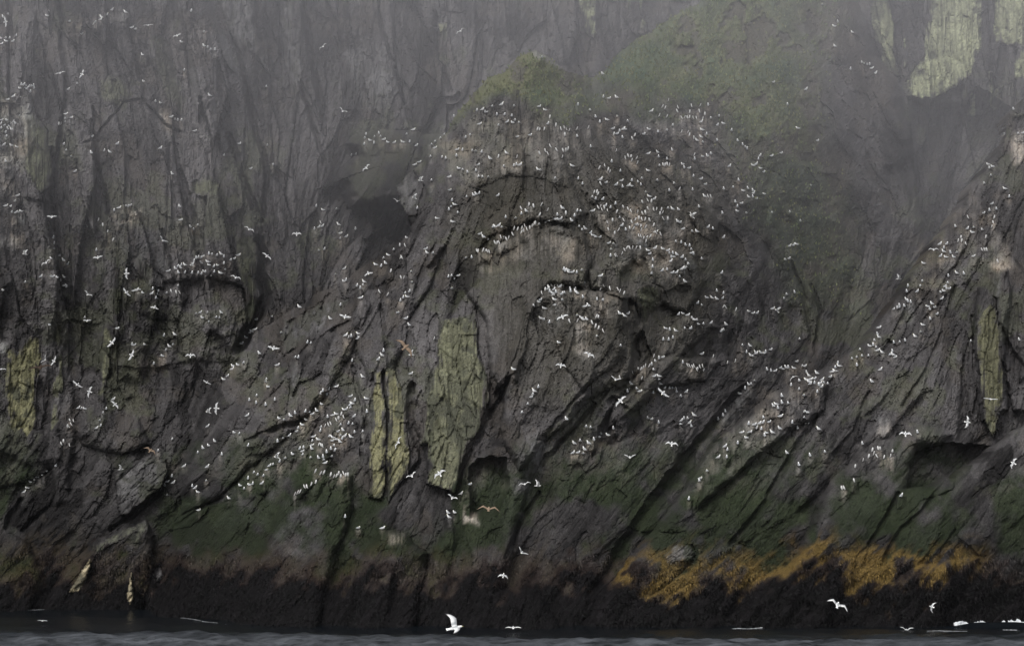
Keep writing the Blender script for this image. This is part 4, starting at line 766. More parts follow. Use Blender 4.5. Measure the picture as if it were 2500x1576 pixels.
g = N('ShaderNodeNewGeometry'); mp = N('ShaderNodeMapping'); mp.inputs['Scale'].default_value = (0.55, 1, 1)
L(g.outputs['Position'], mp.inputs['Vector'])
n1 = N('ShaderNodeTexNoise'); n1.inputs['Scale'].default_value = 1.7; n1.inputs['Detail'].default_value = 7; n1.inputs['Roughness'].default_value = 0.62
L(mp.outputs[0], n1.inputs['Vector'])
ds = N('ShaderNodeMapRange'); ds.inputs['To Min'].default_value = 0.07; ds.inputs['To Max'].default_value = 0.5
L(at_.outputs['Fac'], ds.inputs['Value'])
bp = N('ShaderNodeBump'); bp.inputs['Strength'].default_value = 1.0; L(ds.outputs[0], bp.inputs['Distance'])
L(n1.outputs['Fac'], bp.inputs['Height']); L(bp.outputs[0], b.inputs['Normal'])
rr = N('ShaderNodeMapRange'); rr.inputs['To Min'].default_value = 0.14; rr.inputs['To Max'].default_value = 0.85
L(at_.outputs['Fac'], rr.inputs['Value']); L(rr.outputs[0], b.inputs['Roughness'])
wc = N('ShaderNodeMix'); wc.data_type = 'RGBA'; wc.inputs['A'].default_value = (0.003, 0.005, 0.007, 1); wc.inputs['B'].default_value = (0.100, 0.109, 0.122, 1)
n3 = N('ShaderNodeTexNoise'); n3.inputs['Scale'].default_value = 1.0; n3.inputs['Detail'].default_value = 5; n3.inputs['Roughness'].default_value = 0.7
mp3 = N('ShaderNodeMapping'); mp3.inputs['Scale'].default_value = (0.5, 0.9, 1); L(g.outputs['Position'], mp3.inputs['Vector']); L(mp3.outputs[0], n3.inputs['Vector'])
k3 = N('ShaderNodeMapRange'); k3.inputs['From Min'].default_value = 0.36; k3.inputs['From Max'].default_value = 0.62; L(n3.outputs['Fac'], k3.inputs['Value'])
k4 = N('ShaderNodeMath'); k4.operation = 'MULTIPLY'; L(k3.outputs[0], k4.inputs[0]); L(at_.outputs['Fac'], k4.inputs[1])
L(k4.outputs[0], wc.inputs['Factor']); L(wc.outputs['Result'], b.inputs['Base Color'])   # sky reflected by the wind-ruffled water, put into its base colour
L(b.outputs[0], out.inputs['Surface'])
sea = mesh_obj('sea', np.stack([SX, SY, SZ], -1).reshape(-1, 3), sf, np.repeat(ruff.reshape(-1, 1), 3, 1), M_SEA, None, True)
tag(sea, 'dark cold sea with a low swell under the cliffs', None, None, 'structure')
def sea_z(x, y):
    j = min(max(np.searchsorted(sy, y), 0), ny - 1); i = min(max(np.searchsorted(sx, x), 0), nx - 1)
    return float(SZ[j, i])
def sea_at(u, v):
    dx, dy, dz = ray(u, v); t = -CAM_H / dz
    return float(dx * t), float(dy * t)

def foam(label, pts, width, height, seed, density=1.0, white_=0.64):
    """a broken, lumpy ribbon of foam lying on the water along a line of photo pixels"""
    r = np.random.default_rng(seed); vv, ff = [], []
    line = [sea_at(*p) for p in pts]; seg = []
    for (a, b_) in zip(line[:-1], line[1:]):
        n = max(int(math.dist(a, b_) / 0.10), 1)
        seg += [(a[0] + (b_[0] - a[0]) * t / n, a[1] + (b_[1] - a[1]) * t / n) for t in range(n)]
    run = 0.0; rowh = 0.7; last = None; NW = 7
    for i, (x, y) in enumerate(seg):
        run = 0.88 * run + 0.12 * r.normal() * 2.2
        rowh = 0.86 * rowh + 0.14 * (0.7 + r.normal() * 1.1)
        wd = width * max(0.0, 0.55 + 0.55 * run + (density - 1) * 0.6) * min(1, i / 4, (len(seg) - 1 - i) / 4)
        if wd < 0.02: last = None; continue
        row = []
        for q in range(NW):
            s = q / (NW - 1) * 2 - 1
            xx, yy = x + r.normal() * 0.03, y + s * wd + r.normal() * wd * 0.12
            hh = height * max(0, 1 - s * s) * min(max(rowh, 0.1), 1.3) * (0.85 + 0.3 * r.random())
            row.append(len(vv)); vv.append((xx, yy, sea_z(xx, yy) + 0.012 + hh))
        if last:
            for q in range(NW - 1): ff.append((last[q], row[q], row[q + 1], last[q + 1]))
        last = row
    if len(ff) < 3: return
    o = mesh_obj('foam', vv, ff, np.full((len(vv), 3), (white_ * 0.96, white_, white_ * 1.03)), M_FOAM)
    tag(o, label, 'foam', None, 'stuff')
foam('white crest of a small wave breaking against the weed', [(2325, 1528), (2365, 1527), (2400, 1526.5), (2450, 1527), (2600, 1527)], 0.6, 0.34, 1, 1.6)
foam('white wash trailing behind the breaking wave', [(2300, 1532), (2400, 1533), (2540, 1533)], 0.35, 0.04, 2, 0.7)
foam('thin line of foam along the weed', [(1760, 1531), (1830, 1530), (1908, 1529)], 0.16, 0.03, 3, 0.7, 0.40)
foam('broken foam line on the swell', [(2150, 1546), (2260, 1547), (2370, 1546)], 0.14, 0.02, 4, 0.4, 0.35)
foam('thin foam at the foot of the left bay', [(60, 1494), (110, 1493), (190, 1494)], 0.2, 0.02, 5, 0.5, 0.30)
foam('foam washing off the rocky point', [(400, 1511), (440, 1508), (480, 1506), (500, 1506)], 0.35, 0.05, 7, 0.8, 0.40)
foam('foam streak beside the rocky point', [(430, 1513), (480, 1516), (560, 1521)], 0.2, 0.02, 8, 0.6, 0.30)

# ---------------------------------------------------------------- turf and seaweed as real blades
def blades(name, lay, weight, n, seed, length, width, droop, colour_fn, mat, per, label, cat):
    r = np.random.default_rng(seed)
    w = weight * MASK[lay] * (1 - np.maximum.reduce([np.roll(np.roll((SLAB_A[lay] > 0.5) * 1.0, -j, 0), i, 1) for j in (0, 4, 8) for i in (-2, 0, 2)]))
    for k in ORDER[ORDER.index(lay) + 1:]: w = w * (SDIST[k] < 6)
    inframe = (U > -120) & (U < 2620) & (V > -120)
    p = (w * inframe).ravel(); p = p / p.sum()
    pick = r.choice(NU * NV, n, p=p)
    u = U.ravel()[pick] + r.uniform(-1.5, 1.5, n); v = V.ravel()[pick] + r.uniform(-1.5, 1.5, n)
    yy = look(Y[lay], u, v) + 0.03
    X0, Y0, Z0 = at(u, v, yy)
    base = np.stack([X0, Y0, Z0], -1)
    cb = colour_fn(u, v, r, n, pick)
    VV, FF, CL = [], [], []
    off = 0
    for b_ in range(per):
        ang = r.uniform(0, 2 * math.pi, n); ln = length * r.uniform(0.5, 1.3, n); wd = width * r.uniform(0.6, 1.3, n)
        out_ = np.stack([np.cos(ang), np.sin(ang) * 0.7 - 0.55, np.zeros(n)], -1)
        side = np.stack([-np.sin(ang), np.cos(ang), np.zeros(n)], -1)
        up = np.array((0, 0, 1.0))
        root = base + out_ * 0.04
        if droop:
            mid = root + out_ * (0.22 * ln)[:, None] - up * (0.30 * ln)[:, None]
            tip = root + out_ * (0.22 * ln)[:, None] - up * ln[:, None] + side * (0.15 * ln)[:, None]
        else:
            mid = root + out_ * (0.12 * ln)[:, None] + up * (0.55 * ln)[:, None]
            tip = root + out_ * (0.40 * ln)[:, None] + up * (1.0 * ln)[:, None]
        hw = side * (wd / 2)[:, None]
        vv = np.stack([root - hw, root + hw, mid + hw, mid - hw, tip], 1).reshape(-1, 3)
        i = np.arange(n) * 5 + off
        FF.append(np.concatenate([np.stack([i, i + 1, i + 2], -1), np.stack([i, i + 2, i + 3], -1), np.stack([i + 3, i + 2, i + 4], -1)]))
        c = cb * r.uniform(0.7, 1.3, (n, 1)); CL.append(np.repeat(c, 5, 0)); VV.append(vv); off += 5 * n
    o = mesh_obj(name, np.concatenate(VV), np.concatenate(FF), np.concatenate(CL), mat)
    tag(o, label, cat, None, 'stuff')
def grass_col(u, v, r, n, pick):
    t = np.clip(look(BLOT3, u, v) * 0.4 + 0.5 + r.normal(0, 0.2, n), 0, 1)[:, None]
    return np.array((0.150, 0.185, 0.090)) * (1 - t) + np.array((0.200, 0.200, 0.105)) * t
blades('grass', 'center', TURF ** 1.5, 2600, 21, 0.20, 0.09, False, grass_col, M_PLANT, 4, 'green grass and plants covering the saddle and the dome top', 'grass')
def weed_from(lay):
    def f(u, v, r, n, pick): return np.clip(COL[lay].reshape(-1, 3)[pick], 0.005, 1) * r.uniform(0.7, 1.6, (n, 1))
    return f
for lay, n in (('left', 4000), ('center', 10000), ('right', 6000), ('rib', 9000)):
    z = ZH[lay] + 0.35 * BLOT2
    blades('seaweed', lay, sm(z, 5.0, 3.6) * sm(z, -0.6, 0.1), n, 31 + n, 0.28, 0.08, True, weed_from(lay), M_WEED, 2,
           {'left': 'dark seaweed hanging at the foot of the left bay', 'center': 'dark kelp fringe under the domed buttress', 'right': 'rust-brown weed under the right buttress',
            'rib': 'golden rockweed and brown kelp below the green rib'}[lay], 'seaweed')

# ---------------------------------------------------------------- birds: each body one continuous skin
WHITE, PEARL, BLACK, BILL = (0.86, 0.86, 0.85), (0.36, 0.375, 0.39), (0.02, 0.02, 0.022), (0.55, 0.50, 0.12)
SOOT, BROWN, TAN = (0.035, 0.028, 0.024), (0.050, 0.034, 0.024), (0.26, 0.19, 0.135)
def tube(spine, seg=8):
    """rings (x, z, half width, half height) swept along the bird from tail to bill; returns vertices, quads and per-ring indices"""
    vv, ff = [], []
    for i, (x, z, w, h) in enumerate(spine):
        p0, p1 = spine[max(i - 1, 0)], spine[min(i + 1, len(spine) - 1)]
        tx, tz = p1[0] - p0[0], p1[1] - p0[1]; l = math.hypot(tx, tz) or 1; nx_, nz_ = -tz / l, tx / l
        for k in range(seg):
            a = 2 * math.pi * k / seg + math.pi / seg
            vv.append((x + nx_ * math.sin(a) * h, math.cos(a) * w, z + nz_ * math.sin(a) * h))
    n = len(spine)
    for i in range(n - 1):
        for k in range(seg):
            k2 = (k + 1) % seg
            ff.append((i * seg + k, i * seg + k2, (i + 1) * seg + k2, (i + 1) * seg + k))
    for cap, ring in ((-1, 0), (1, n - 1)):
        b = ring * seg; q = [b + k for k in range(seg)]
        if cap < 0: q = q[::-1]
        for k in range(0, seg - 2, 2): ff.append((q[0], q[k + 1], q[k + 2], q[(k + 3) % seg] if k + 3 < seg else q[k + 2]))
    return vv, ff
def build(name, vv, ff, cc):
    me = bpy.data.meshes.new(name)
    me.from_pydata(vv, [], [tuple(dict.fromkeys(f)) for f in ff if len(set(f)) > 2])
    me.update()
    a = me.color_attributes.new('Col', 'FLOAT_COLOR', 'POINT')
    c4 = np.ones((len(vv), 4), np.float32); c4[:, :3] = np.array(cc); a.data.foreach_set('color', c4.ravel())
    for p in me.polygons: p.use_smooth = True
    me.materials.append(M_BIRD)
    return me
def perched(pose):
    if pose == 'stand':
        sp = [(-0.25, 0.085, .012, .008), (-0.19, 0.10, .040, .016), (-0.12, 0.12, .066, .045), (-0.03, 0.155, .088, .082), (0.05, 0.195, .084, .088), (0.09, 0.24, .058, .060),
              (0.105, 0.285, .042, .042), (0.12, 0.32, .044, .043), (0.15, 0.335, .036, .034), (0.18, 0.33, .013, .013), (0.215, 0.32, .005, .005)]
    elif pose == 'sit':
        sp = [(-0.27, 0.10, .012, .008), (-0.20, 0.095, .042, .018), (-0.12, 0.095, .075, .055), (-0.02, 0.105, .098, .088), (0.07, 0.125, .088, .085), (0.115, 0.165, .060, .058),
              (0.13, 0.205, .043, .043), (0.145, 0.232, .044, .042), (0.175, 0.238, .035, .033), (0.205, 0.232, .013, .013), (0.235, 0.225, .005, .005)]
    else:  # head turned low, resting
        sp = [(-0.26, 0.13, .012, .008), (-0.19, 0.115, .042, .018), (-0.11, 0.11, .075, .055), (-0.01, 0.12, .098, .088), (0.08, 0.14, .086, .082), (0.12, 0.165, .058, .056),
              (0.13, 0.19, .048, .046), (0.125, 0.215, .044, .040), (0.10, 0.228, .034, .030), (0.075, 0.224, .013, .012), (0.045, 0.215, .005, .005)]
    vv, ff = tube(sp); cc = []
    for i, (x, z, w, h) in enumerate(sp):
        for k in range(8):
            up_ = math.sin(2 * math.pi * k / 8 + math.pi / 8) > -0.3
            cc.append(BLACK if i == 0 else WHITE if i == 1 and not up_ else PEARL if (i <= 4 and up_) else BILL if i >= 9 else WHITE)
    # two short dark legs drawn out of the belly
    for side in (5, 6):
        f = next(j for j, q in enumerate(ff) if q[0] == 3 * 8 + side - 0 and len(set(q)) == 4)
        q = ff.pop(f); base = [vv[i] for i in q]
        cx_, cy_ = sum(p[0] for p in base) / 4, (0.03 if base[0][1] + base[1][1] > 0 else -0.03)
        prev = list(q)
        for zz, rr in ((0.04, 0.007), (0.0, 0.009)):
            new = []
            for (dx_, dy_) in ((-1, -1), (-1, 1), (1, 1), (1, -1)):
                new.append(len(vv)); vv.append((cx_ + dx_ * rr, cy_ + dy_ * rr, zz)); cc.append(BLACK)
            for k in range(4): ff.append((prev[k], prev[(k + 1) % 4], new[(k + 1) % 4], new[k]))
            prev = new
        ff.append(tuple(prev))
    return build('kittiwake', vv, ff, cc)
def murre_mesh(pose):
    lean = {'upright': 0.0, 'lean': 0.07, 'bow': 0.04}[pose]
    sp = [(-0.09, 0.02, .020, .012), (-0.07, 0.045, .045, .035), (-0.045, 0.10, .066, .064), (-0.02 + lean * .3, 0.17, .072, .074), (0.0 + lean * .5, 0.24, .066, .066), (0.015 + lean * .8, 0.30, .046, .046),
          (0.025 + lean, 0.345, .034, .034), (0.04 + lean, 0.38, .034, .034), (0.065 + lean, 0.395, .028, .026), (0.10 + lean, 0.392, .012, .011), (0.14 + lean, 0.385, .004, .004)]
    if pose == 'bow': sp[7:] = [(0.075, 0.375, .034, .034), (0.105, 0.365, .028, .026), (0.135, 0.345, .012, .011), (0.165, 0.32, .004, .004)]
    vv, ff = tube(sp); cc = []
    for i in range(len(sp)):
        for k in range(8):
            s = math.sin(2 * math.pi * k / 8 + math.pi / 8)
            cc.append(WHITE if (s < 0.30 and 1 <= i <= 5) else SOOT)
    return build('murre', vv, ff, cc)
def flyer(pose, body=WHITE, top=PEARL, tip=BLACK, bill=BILL):
    sp = [(-0.25, 0.0, .062, .006), (-0.20, 0.0, .050, .008), (-0.14, 0.0, .040, .028), (-0.06, 0.0, .056, .050), (0.07, 0.0, .064, .058), (0.13, 0.004, .050, .048), (0.165, 0.012, .036, .036),
          (0.19, 0.018, .034, .034), (0.215, 0.016, .026, .025), (0.235, 0.012, .010, .010), (0.265, 0.008, .004, .004)]
    vv, ff = tube(sp); cc = []
    for i in range(len(sp)):
        for k in range(8):
            up_ = math.sin(2 * math.pi * k / 8 + math.pi / 8) > 0.5
            cc.append(top if (up_ and 2 < i < 5) else bill if i >= 9 else body)
    # inner dihedral, outer dihedral (deg), sweep of the hand
    d1, d2, sweep = {'flat': (6, -4, .10), 'arch': (24, -24, .12), 'vee': (38, 12, .10), 'up': (68, 52, .08), 'down': (-22, -42, .10)}[pose]
    for sgn, k in ((1, 7), (-1, 3)):
        f = next(j for j, q in enumerate(ff) if q[0] == 3 * 8 + k and len(set(q)) == 4)
        q = ff.pop(f); prev = list(q)      # (back-low/high, ..., front) quad on the flank
        y, z = sgn * 0.05, 0.012
        chord = [(0.09, -0.07, .016), (0.105, -0.065, .013), (0.115, -0.055, .010), (0.085, -0.055, .008), (0.02, -0.085, .006), (-0.05, -0.115, .004), (-0.115, -0.135, .003)]
        span = [0.06, 0.08, 0.08, 0.08, 0.08, 0.07, 0.05]
        xs = 0.0
        for i, ((xf, xb, th), dl) in enumerate(zip(chord, span)):
            a = math.radians(d1 if i < 3 else d2)
            y += sgn * dl * math.cos(a); z += dl * math.sin(a)
            xs -= sweep * 0.02 * i
            pts = {('b', -1): (xb + xs, y, z - th), ('b', 1): (xb + xs, y, z + th), ('f', 1): (xf + xs, y, z + th), ('f', -1): (xf + xs, y, z - th)}
            order = []
            for p in q:
                fr = 'f' if vv[p][0] > 0.0 else 'b'
                zs = 1 if vv[p][2] > sum(vv[t][2] for t in q) / 4 else -1
                order.append((fr, zs))
            new = []
            for key in order:
                new.append(len(vv)); vv.append(pts[key])
                cc.append(tip if i >= 5 else (top if key[1] > 0 and not (key[0] == 'b' and i > 0) else body))
            for t in range(4): ff.append((prev[t], prev[(t + 1) % 4], new[(t + 1) % 4], new[t]))
            prev = new
        ff.append(tuple(prev))
    return build('gull', vv, ff, cc)
KM = [perched('stand'), perched('sit'), perched('rest')]
MM = [murre_mesh('upright'), murre_mesh('lean'), murre_mesh('bow')]
FM = {p: flyer(p) for p in ('flat', 'arch', 'vee', 'up', 'down')}
EAGLE = {p: flyer(p, BROWN, BROWN, SOOT, BILL) for p in ('flat', 'arch')}
TANG = {p: flyer(p, TAN, TAN, (0.15, 0.11, 0.08), SOOT) for p in ('flat', 'arch')}

# places one can find on the cliff, for the birds' labels
PLACES = [
 ('the turf-topped peak of the dome', [(1040, 60), (1420, 60), (1440, 285), (1300, 285), (1050, 330)]),
 ('the grassy saddle and its right slope', [(1400, 0), (2260, 0), (2260, 420), (1960, 420), (1760, 250), (1400, 240)]),
 ('the rounded boulder beside the dome', [(800, 280), (1075, 280), (1060, 370), (960, 450), (960, 520), (780, 520)]),
 ('the long arched ledge across the dome', [(1150, 500), (1450, 490), (1450, 600), (1330, 620), (1150, 640)]),
 ('the small bulging knob below the arched ledge', [(1280, 630), (1545, 630), (1545, 860), (1280, 860)]),
 ('the rounded shoulder right of the arched ledge', [(1430, 590), (1730, 570), (1730, 700), (1430, 700)]),
 ('the crowded upper right flank of the dome', [(1380, 420), (1960, 400), (1960, 570), (1380, 600)]),
 ('the dome top under the turf', [(1040, 280), (1440, 240), (1960, 240), (1960, 440), (1400, 440), (1150, 520), (960, 560), (960, 440)]),
 ('the diagonal ledges below the dome', [(1280, 850), (1980, 780), (1980, 900), (1700, 990), (1550, 1090), (1280, 1130)]),
 ('the dark right-hand flank of the dome', [(1545, 560), (2200, 400), (2200, 800), (1545, 800)]),
 ('the steep left flank of the dome', [(600, 500), (1160, 500), (1160, 900), (850, 900), (560, 900)]),
 ('the slope just left of the narrow lichen slab', [(700, 900), (900, 860), (900, 1130), (720, 1130)]),
 ('the dark stepped slope above the left bay', [(440, 860), (720, 860), (720, 1060), (440, 1060)]),
 ('the lower blocks above the mossy ribs', [(440, 1060), (900, 1060), (900, 1260), (440, 1260)]),
 ('the foot of the lichen slabs', [(780, 1100), (1290, 1100), (1290, 1450), (780, 1450)]),
 ('the knob on the dark left wall', [(300, 600), (640, 590), (640, 800), (300, 800)]),
 ('the whitewashed left edge of the wall', [(-60, 180), (140, 180), (140, 640), (-60, 640)]),
 ('the hollow behind the left lichen slabs', [(100, 740), (560, 740), (460, 1120), (-60, 1180), (-60, 740)]),
 ('the wall of leaning grey slabs', [(-60, -60), (860, -60), (860, 560), (640, 640), (-60, 760)]),
 ('the mottled blocks above the left bay', [(-60, 1040), (640, 1040), (640, 1500), (-60, 1500)]),
 ('the bare grey rib above the golden weed', [(1960, 1040), (2330, 1030), (2330, 1260), (1960, 1260)]),
 ('the whitewashed hump of the right buttress', [(1830, 900), (2060, 880), (2060, 1010), (1830, 1010)]),
 ('the tapering lower crest of the right buttress', [(1600, 880), (2080, 880), (2080, 1320), (1600, 1320)]),
 ('the uppermost crest of the right buttress', [(2200, 200), (2560, 200), (2560, 700), (2200, 700)]),
 ('the middle crest of the right buttress', [(2040, 600), (2560, 600), (2560, 1000), (2040, 1000)]),
]
def place_of(u, v):
    for nm, poly in PLACES:
        if inside_poly(poly, np.array([float(u)]), np.array([float(v)]))[0]: return nm
    return 'the open rock between the bird ledges'
rb = random.Random(11)
kit, mur = [], []
for kind, u, fv in FEET:
    k, yy = front(u, fv)
    yb = float(look(Y[k], u, fv)); 
    yy = min(yb, float(look(Y[k], u, fv + 3))) + 0.03
    X0, Y0, Z0 = at(u, fv, yy)
    rec = (float(X0), float(Y0), float(Z0), u, fv)
    (kit if kind == 'kittiwake' else mur).append(rec)
def bird_matrix(x, y, z, yaw, s):
    return Matrix.Translation((x, y, z)) @ Matrix.Rotation(yaw, 4, 'Z') @ Matrix.Scale(s, 4)
YAWS = {'back turned': 90, 'facing left': 180, 'facing right': 0, 'half-left': 140, 'half-right': 40}
MYAWS = {'facing left': 178, 'facing right': 2, 'breast half-left': 215, 'breast half-right': -35, 'breast seaward': -80}
ALLF = np.array([(r[0], r[1], r[2]) for r in kit + mur])
def company(x, y, z):
    d = np.sqrt(((ALLF - np.array((x, y, z))) ** 2).sum(1)); near = int((d < 0.9).sum()) - 1; d.sort()
    return 'lone ' if d[1] > 1.6 else 'crowded ' if near >= 3 else 'paired ' if near == 1 else ''
kit.sort(key=lambda r: r[1])
spare = []
POSE = ['standing', 'sitting', 'resting']
for i, (x, y, z, u, v) in enumerate(kit):
    pi_ = rb.choices((0, 1, 2), (5, 4, 1))[0]; me = KM[pi_]
    face = rb.choices(list(YAWS), (6, 1, 1, 2, 2))[0]
    M = bird_matrix(x, y, z, math.radians(YAWS[face] + rb.uniform(-14, 14)), rb.uniform(0.88, 1.02))
    if i < 300:
        o = bpy.data.objects.new('kittiwake', me); C.objects.link(o); o.matrix_world = M
        p = place_of(u, v); tag(o, f'{company(x, y, z)}kittiwake {POSE[pi_]}, {face}, on {p}', 'kittiwake', 'kittiwakes on ' + p)
    else: spare.append((me, M))
VV, FF, CL, off = [], [], [], 0
tri = {}
for me in KM:
    me.calc_loop_triangles()
    co = np.zeros(len(me.vertices) * 3, np.float32); me.vertices.foreach_get('co', co)
    t = np.zeros(len(me.loop_triangles) * 3, np.int32); me.loop_triangles.foreach_get('vertices', t)
    c = np.zeros(len(me.vertices) * 4, np.float32); me.color_attributes['Col'].data.foreach_get('color', c)
    tri[me.name] = (co.reshape(-1, 3), t.reshape(-1, 3), c.reshape(-1, 4)[:, :3])
for me, M in spare:
    co, t, c = tri[me.name]; m3 = np.array(M)
    VV.append(co @ m3[:3, :3].T + m3[:3, 3]); FF.append(t + off); CL.append(c); off += len(co)
flock = mesh_obj('kittiwake_flock', np.concatenate(VV), np.concatenate(FF), np.concatenate(CL), M_BIRD, None, True)
tag(flock, 'far kittiwakes dotted over the higher ledges of dome and walls', 'kittiwakes', None, 'stuff')
mur.sort(key=lambda r: r[1])
MPOSE = ['upright', 'leaning', 'bowing']
for (x, y, z, u, v) in mur[:300]:
    pi_ = rb.choice((0, 0, 1, 2)); face = rb.choices(list(MYAWS), (3, 3, 2, 2, 1))[0]
    o = bpy.data.objects.new('murre', MM[pi_]); C.objects.link(o)
    o.matrix_world = bird_matrix(x, y, z, math.radians(MYAWS[face] + rb.uniform(-12, 12)), rb.uniform(0.92, 1.08))
    p = place_of(u, v); tag(o, f'{company(x, y, z)}{MPOSE[pi_]} murre, {face}, on {p}', 'murre', 'murres on ' + p)

# birds on the wing: tile origin, scale, (x, y, wing tilt deg, how far the back turns to us deg, pose, size)
FLY = [
 (0, 0, K1, [(40, 155, 100, 65, 'flat', 1), (1048, 178, 5, 20, 'flat', 1), (425, 515, 15, 25, 'flat', 1.05), (580, 525, 65, 60, 'arch', 1), (1250, 253, 20, 40, 'arch', .9)]),
 (600, 0, K1, [(545, 330, 42, 25, 'arch', 1.05), (1515, 220, 38, 25, 'arch', 1.1), (685, 785, -32, 25, 'vee', 1.05), (850, 1185, 45, 40, 'arch', 1.05), (1235, 1275, 10, 10, 'up', 1), (1070, 1420, -12, 15, 'vee', 1), (1190, 1397, 20, 30, 'up', .9)]),
 (0, 525, K1, [(365, 13, 0, 40, 'arch', 1), (175, 275, 10, 10, 'up', 1.05), (325, 335, 32, 30, 'arch', 1.05), (690, 300, 10, 45, 'arch', 1), (893, 412, 92, 75, 'flat', 1.05), (1150, 180, -38, 25, 'vee', 1.05), (1355, 355, 15, 10, 'up', .9), (1760, 100, -28, 25, 'arch', 1.1), (1885, 288, -38, 40, 'flat', 1.05), (1665, 440, -18, 25, 'arch', 1.05), (620, 560, -35, 25, 'vee', 1), (892, 545, -50, 45, 'flat', 1), (1090, 650, -15, 50, 'down', .9), (615, 745, 0, 40, 'arch', .8), (790, 900, 50, 65, 'flat', 1.1), (930, 988, 65, 65, 'flat', 1.05), (1345, 990, 0, 55, 'arch', 1), (318, 1020, 60, 25, 'vee', 1), (380, 1030, 62, 55, 'flat', 1), (545, 1195, -36, 40, 'flat', 1.1), (632, 1245, 72, 70, 'flat', 1.05), (1460, 1180, -28, 35, 'flat', .8), (812, 1335, -45, 60, 'flat', .95), (1470, 1390, 15, 15, 'up', 1), (1527, 1362, 84, 70, 'flat', 1.05), (1930, 940, -12, 50, 'arch', 1.1), (10, 1085, -4, 20, 'flat', .9)]),
 (600, 525, K1, [(360, 133, 0, 50, 'arch', 1), (865, 410, 20, 50, 'down', .9), (700, 718, -14, 50, 'arch', 1.1), (1168, 985, 0, 10, 'up', 1)]),
 (1200, 525, K1, [(1415, 10, 50, 30, 'up', 1.1), (500, 718, 22, 45, 'flat', 1), (690, 985, -25, 50, 'arch', 1), (490, 1060, -10, 60, 'arch', .9), (875, 1160, -18, 30, 'vee', .9), (1210, 1255, -40, 50, 'flat', 1.15), (910, 1310, 45, 50, 'flat', 1.15)]),
 (1800, 525, K1, [(280, 675, 60, 40, 'up', 1), (1140, 450, 0, 15, 'up', 1.1), (1385, 243, 0, 25, 'arch', 1), (395, 1140, 28, 10, 'down', 1.1), (1625, 1460, 80, 75, 'arch', 1.05), (1790, 1298, -5, 15, 'flat', 1.2)]),
 (0, 1050, K2, [(850, 275, 5, 10, 'up', 1), (1950, 190, 15, 20, 'up', 1)]),
 (600, 1050, K2, [(1075, 85, 65, 25, 'arch', 1.1), (1170, 320, 30, 30, 'vee', .95), (1365, 305, 35, 60, 'arch', 1.1), (1455, 475, -25, 30, 'vee', .9), (1965, 378, 12, 12, 'arch', 1.05), (1945, 860, -40, 25, 'vee', 1), (1815, 1020, -12, 55, 'down', .9)]),
 (1200, 1050, K2, [(975, 190, 0, 22, 'vee', 1.05), (1270, 95, -8, 45, 'arch', 1.1), (325, 390, 0, 12, 'up', 1.05)]),
 (1800, 1050, K2, [(1185, 25, -5, 50, 'arch', 1.1), (1945, 230, 62, 60, 'arch', .95)]),
]
def fly(u, v, tilt, turn, me, s, dist, heading=1, side=False):
    a, p = math.radians(tilt), math.radians(turn)
    W = Vector((-math.cos(a), 0, -math.sin(a))) * heading
    Nn = Vector((-math.sin(a), 0, math.cos(a))) * math.cos(p) + Vector((0, -1, 0)) * math.sin(p)
    if Nn.z < 0 and turn < 45: Nn = -Nn
    if side:                                       # seen from the side: heading across the view, banked by 'turn'
        Fw0 = Vector((heading * math.cos(0.2), 0.2, math.sin(a)))
        Fw0.normalize(); Nn = Vector((0, 0, 1)) * math.cos(p) + Vector((0, -1, 0)) * math.sin(p)
        W = Nn.cross(Fw0); Nn = Fw0.cross(W); Nn.normalize(); W.normalize()
    Fw = W.cross(Nn); Fw.normalize(); W = Nn.cross(Fw)
    x, y, z = at(u, v, dist)
    M = Matrix.Identity(4)
    for r_ in range(3): M[r_][0], M[r_][1], M[r_][2] = Fw[r_] * s, W[r_] * s, Nn[r_] * s
    M.translation = (float(x), float(y), float(z))
    return M
SAY = {'flat': 'gull gliding level-winged', 'arch': 'gull with bowed wings', 'vee': 'gull with vee-set wings', 'up': 'gull with raised wings', 'down': 'gull with drooping wings'}
for (x0, y0, k, lst) in FLY:
    for (x, y, tilt, turn, pose, s) in lst:
        u, v = x0 + x / k, y0 + y / k
        d = front(max(u, 0), v)[1] - rb.uniform(4, 9)
        o = bpy.data.objects.new('gull', FM[pose]); C.objects.link(o)
        o.matrix_world = fly(u, v, tilt, turn, FM[pose], s * 0.88, d, rb.choice((1, -1)), pose == 'up')
        tag(o, 'white ' + SAY[pose] + (', banked,' if abs(tilt) > 44 else '') + ' by ' + place_of(u, v), 'gull', 'gulls flying before ' + place_of(u, v))
def one(name, label, cat, me, u, v, tilt, turn, s, dist, heading=1, side=False):
    o = bpy.data.objects.new(name, me); C.objects.link(o); o.matrix_world = fly(u, v, tilt, turn, me, s, dist, heading, side); tag(o, label, cat)
one('eagle', 'dark brown raptor with long wings crossing the left lichen slabs', 'eagle', EAGLE['flat'], 99, 896, 9, 28, 1.75, 184)
one('gull', 'tan-brown young gull banking above the pointed lichen slab', 'gull', TANG['flat'], 990, 847, -48, 55, 1.45, 166)
one('gull', 'tan-brown young gull skimming past the whitewashed hollow', 'gull', TANG['arch'], 1193, 1242, -6, 22, 1.45, 158)
one('gull', 'brown young gull landing by the mottled grey block', 'gull', TANG['arch'], 367, 1099, -30, 40, 1.0, 180)
one('gull', 'large white gull with one wing raised high, low over the water', 'gull', FM['vee'], 1110, 1532, 10, 38, 1.38, 100, 1, True)
one('gull', 'bright white gull gliding with bent wings before the golden weed', 'gull', FM['arch'], 2045, 1476, -28, 30, 1.25, 124)
one('gull', 'white gull flying very low over the water under the buttress', 'gull', FM['flat'], 1253, 1531, 0, 14, 1.0, 150)
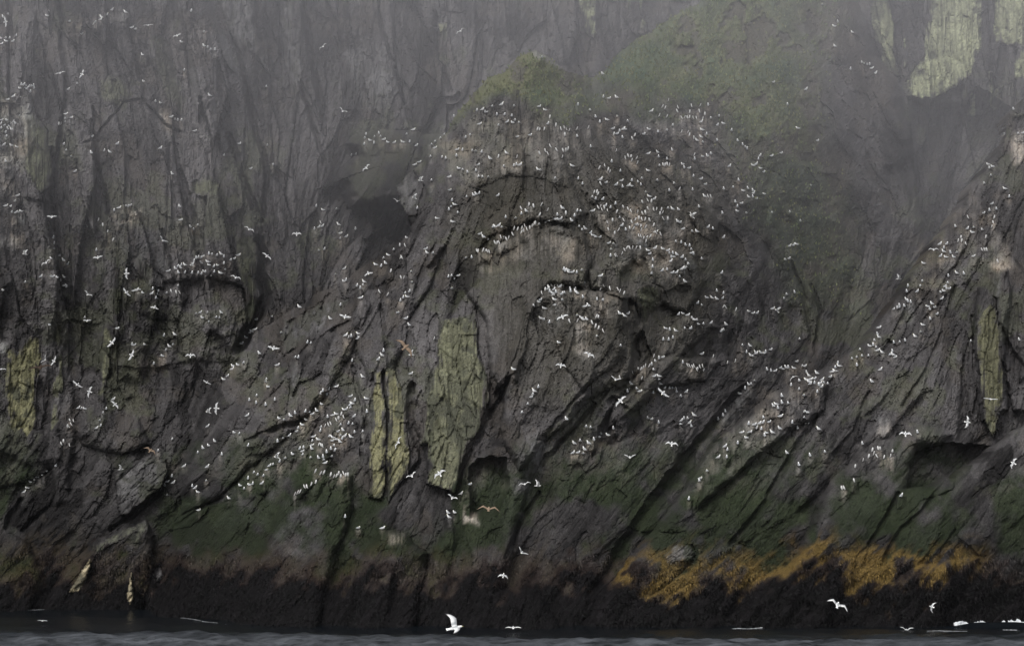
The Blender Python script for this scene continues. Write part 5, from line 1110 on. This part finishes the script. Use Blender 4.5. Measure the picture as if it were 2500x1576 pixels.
one('gull', 'small gull low over the waves near the breaking crest', 'gull', FM['vee'], 2213, 1537, -4, 10, 0.95, 150)
one('gull', 'small gull low over the dark water of the left bay', 'gull', FM['flat'], 104, 1514, -3, 8, 0.7, 165)
one('gull', 'dim gull skimming along the kelp under the green rib', 'gull', FM['down'], 2275, 1480, 70, 40, 0.8, 152)

# ---------------------------------------------------------------- air: a thin even haze, and the low cloud resting on the cliff top
def volume_obj(name, verts, faces, density, colour, label):
    m, nt, out = material(name + '_air')
    pv = nt.nodes.new('ShaderNodeVolumePrincipled')
    pv.inputs['Color'].default_value = (*colour, 1); pv.inputs['Density'].default_value = density; pv.inputs['Anisotropy'].default_value = 0.0
    nt.links.new(pv.outputs[0], out.inputs['Volume'])
    me = bpy.data.meshes.new(name); me.from_pydata(verts, [], faces); me.update(); me.materials.append(m)
    o = bpy.data.objects.new(name, me); C.objects.link(o)
    tag(o, label, 'fog', None, 'stuff'); return o
BOXF = [(0, 3, 2, 1), (4, 5, 6, 7), (0, 1, 5, 4), (1, 2, 6, 5), (2, 3, 7, 6), (3, 0, 4, 7)]
def boxv(x0, x1, y0, y1, z0, z1): return [(x0, y0, z0), (x1, y0, z0), (x1, y1, z0), (x0, y1, z0), (x0, y0, z1), (x1, y0, z1), (x1, y1, z1), (x0, y1, z1)]
HAZE_D, CLOUD_D = 0.00004, 0.0058
AIR = (0.94, 0.935, 0.98)
volume_obj('haze', boxv(-3200, 3200, -450, 3700, -3.0, 90), BOXF, HAZE_D, AIR, 'thin even sea haze')
# wedge: its underside falls from 70 m up, well off the cliff, to 20 m against the rock
cw = [(-140, 96, 70), (140, 96, 70), (140, 205, 20), (-140, 205, 20), (-140, 300, 17), (140, 300, 17), (-140, 96, 84), (140, 96, 84), (140, 300, 84), (-140, 300, 84)]
cf = [(0, 3, 2, 1), (3, 4, 5, 2), (6, 7, 8, 9), (0, 1, 7, 6), (4, 9, 8, 5), (1, 2, 5, 8, 7), (0, 6, 9, 4, 3)]
volume_obj('low_cloud', cw, cf, CLOUD_D, AIR, 'low grey cloud hanging on the upper cliff')
print('scene built', len(bpy.data.objects))
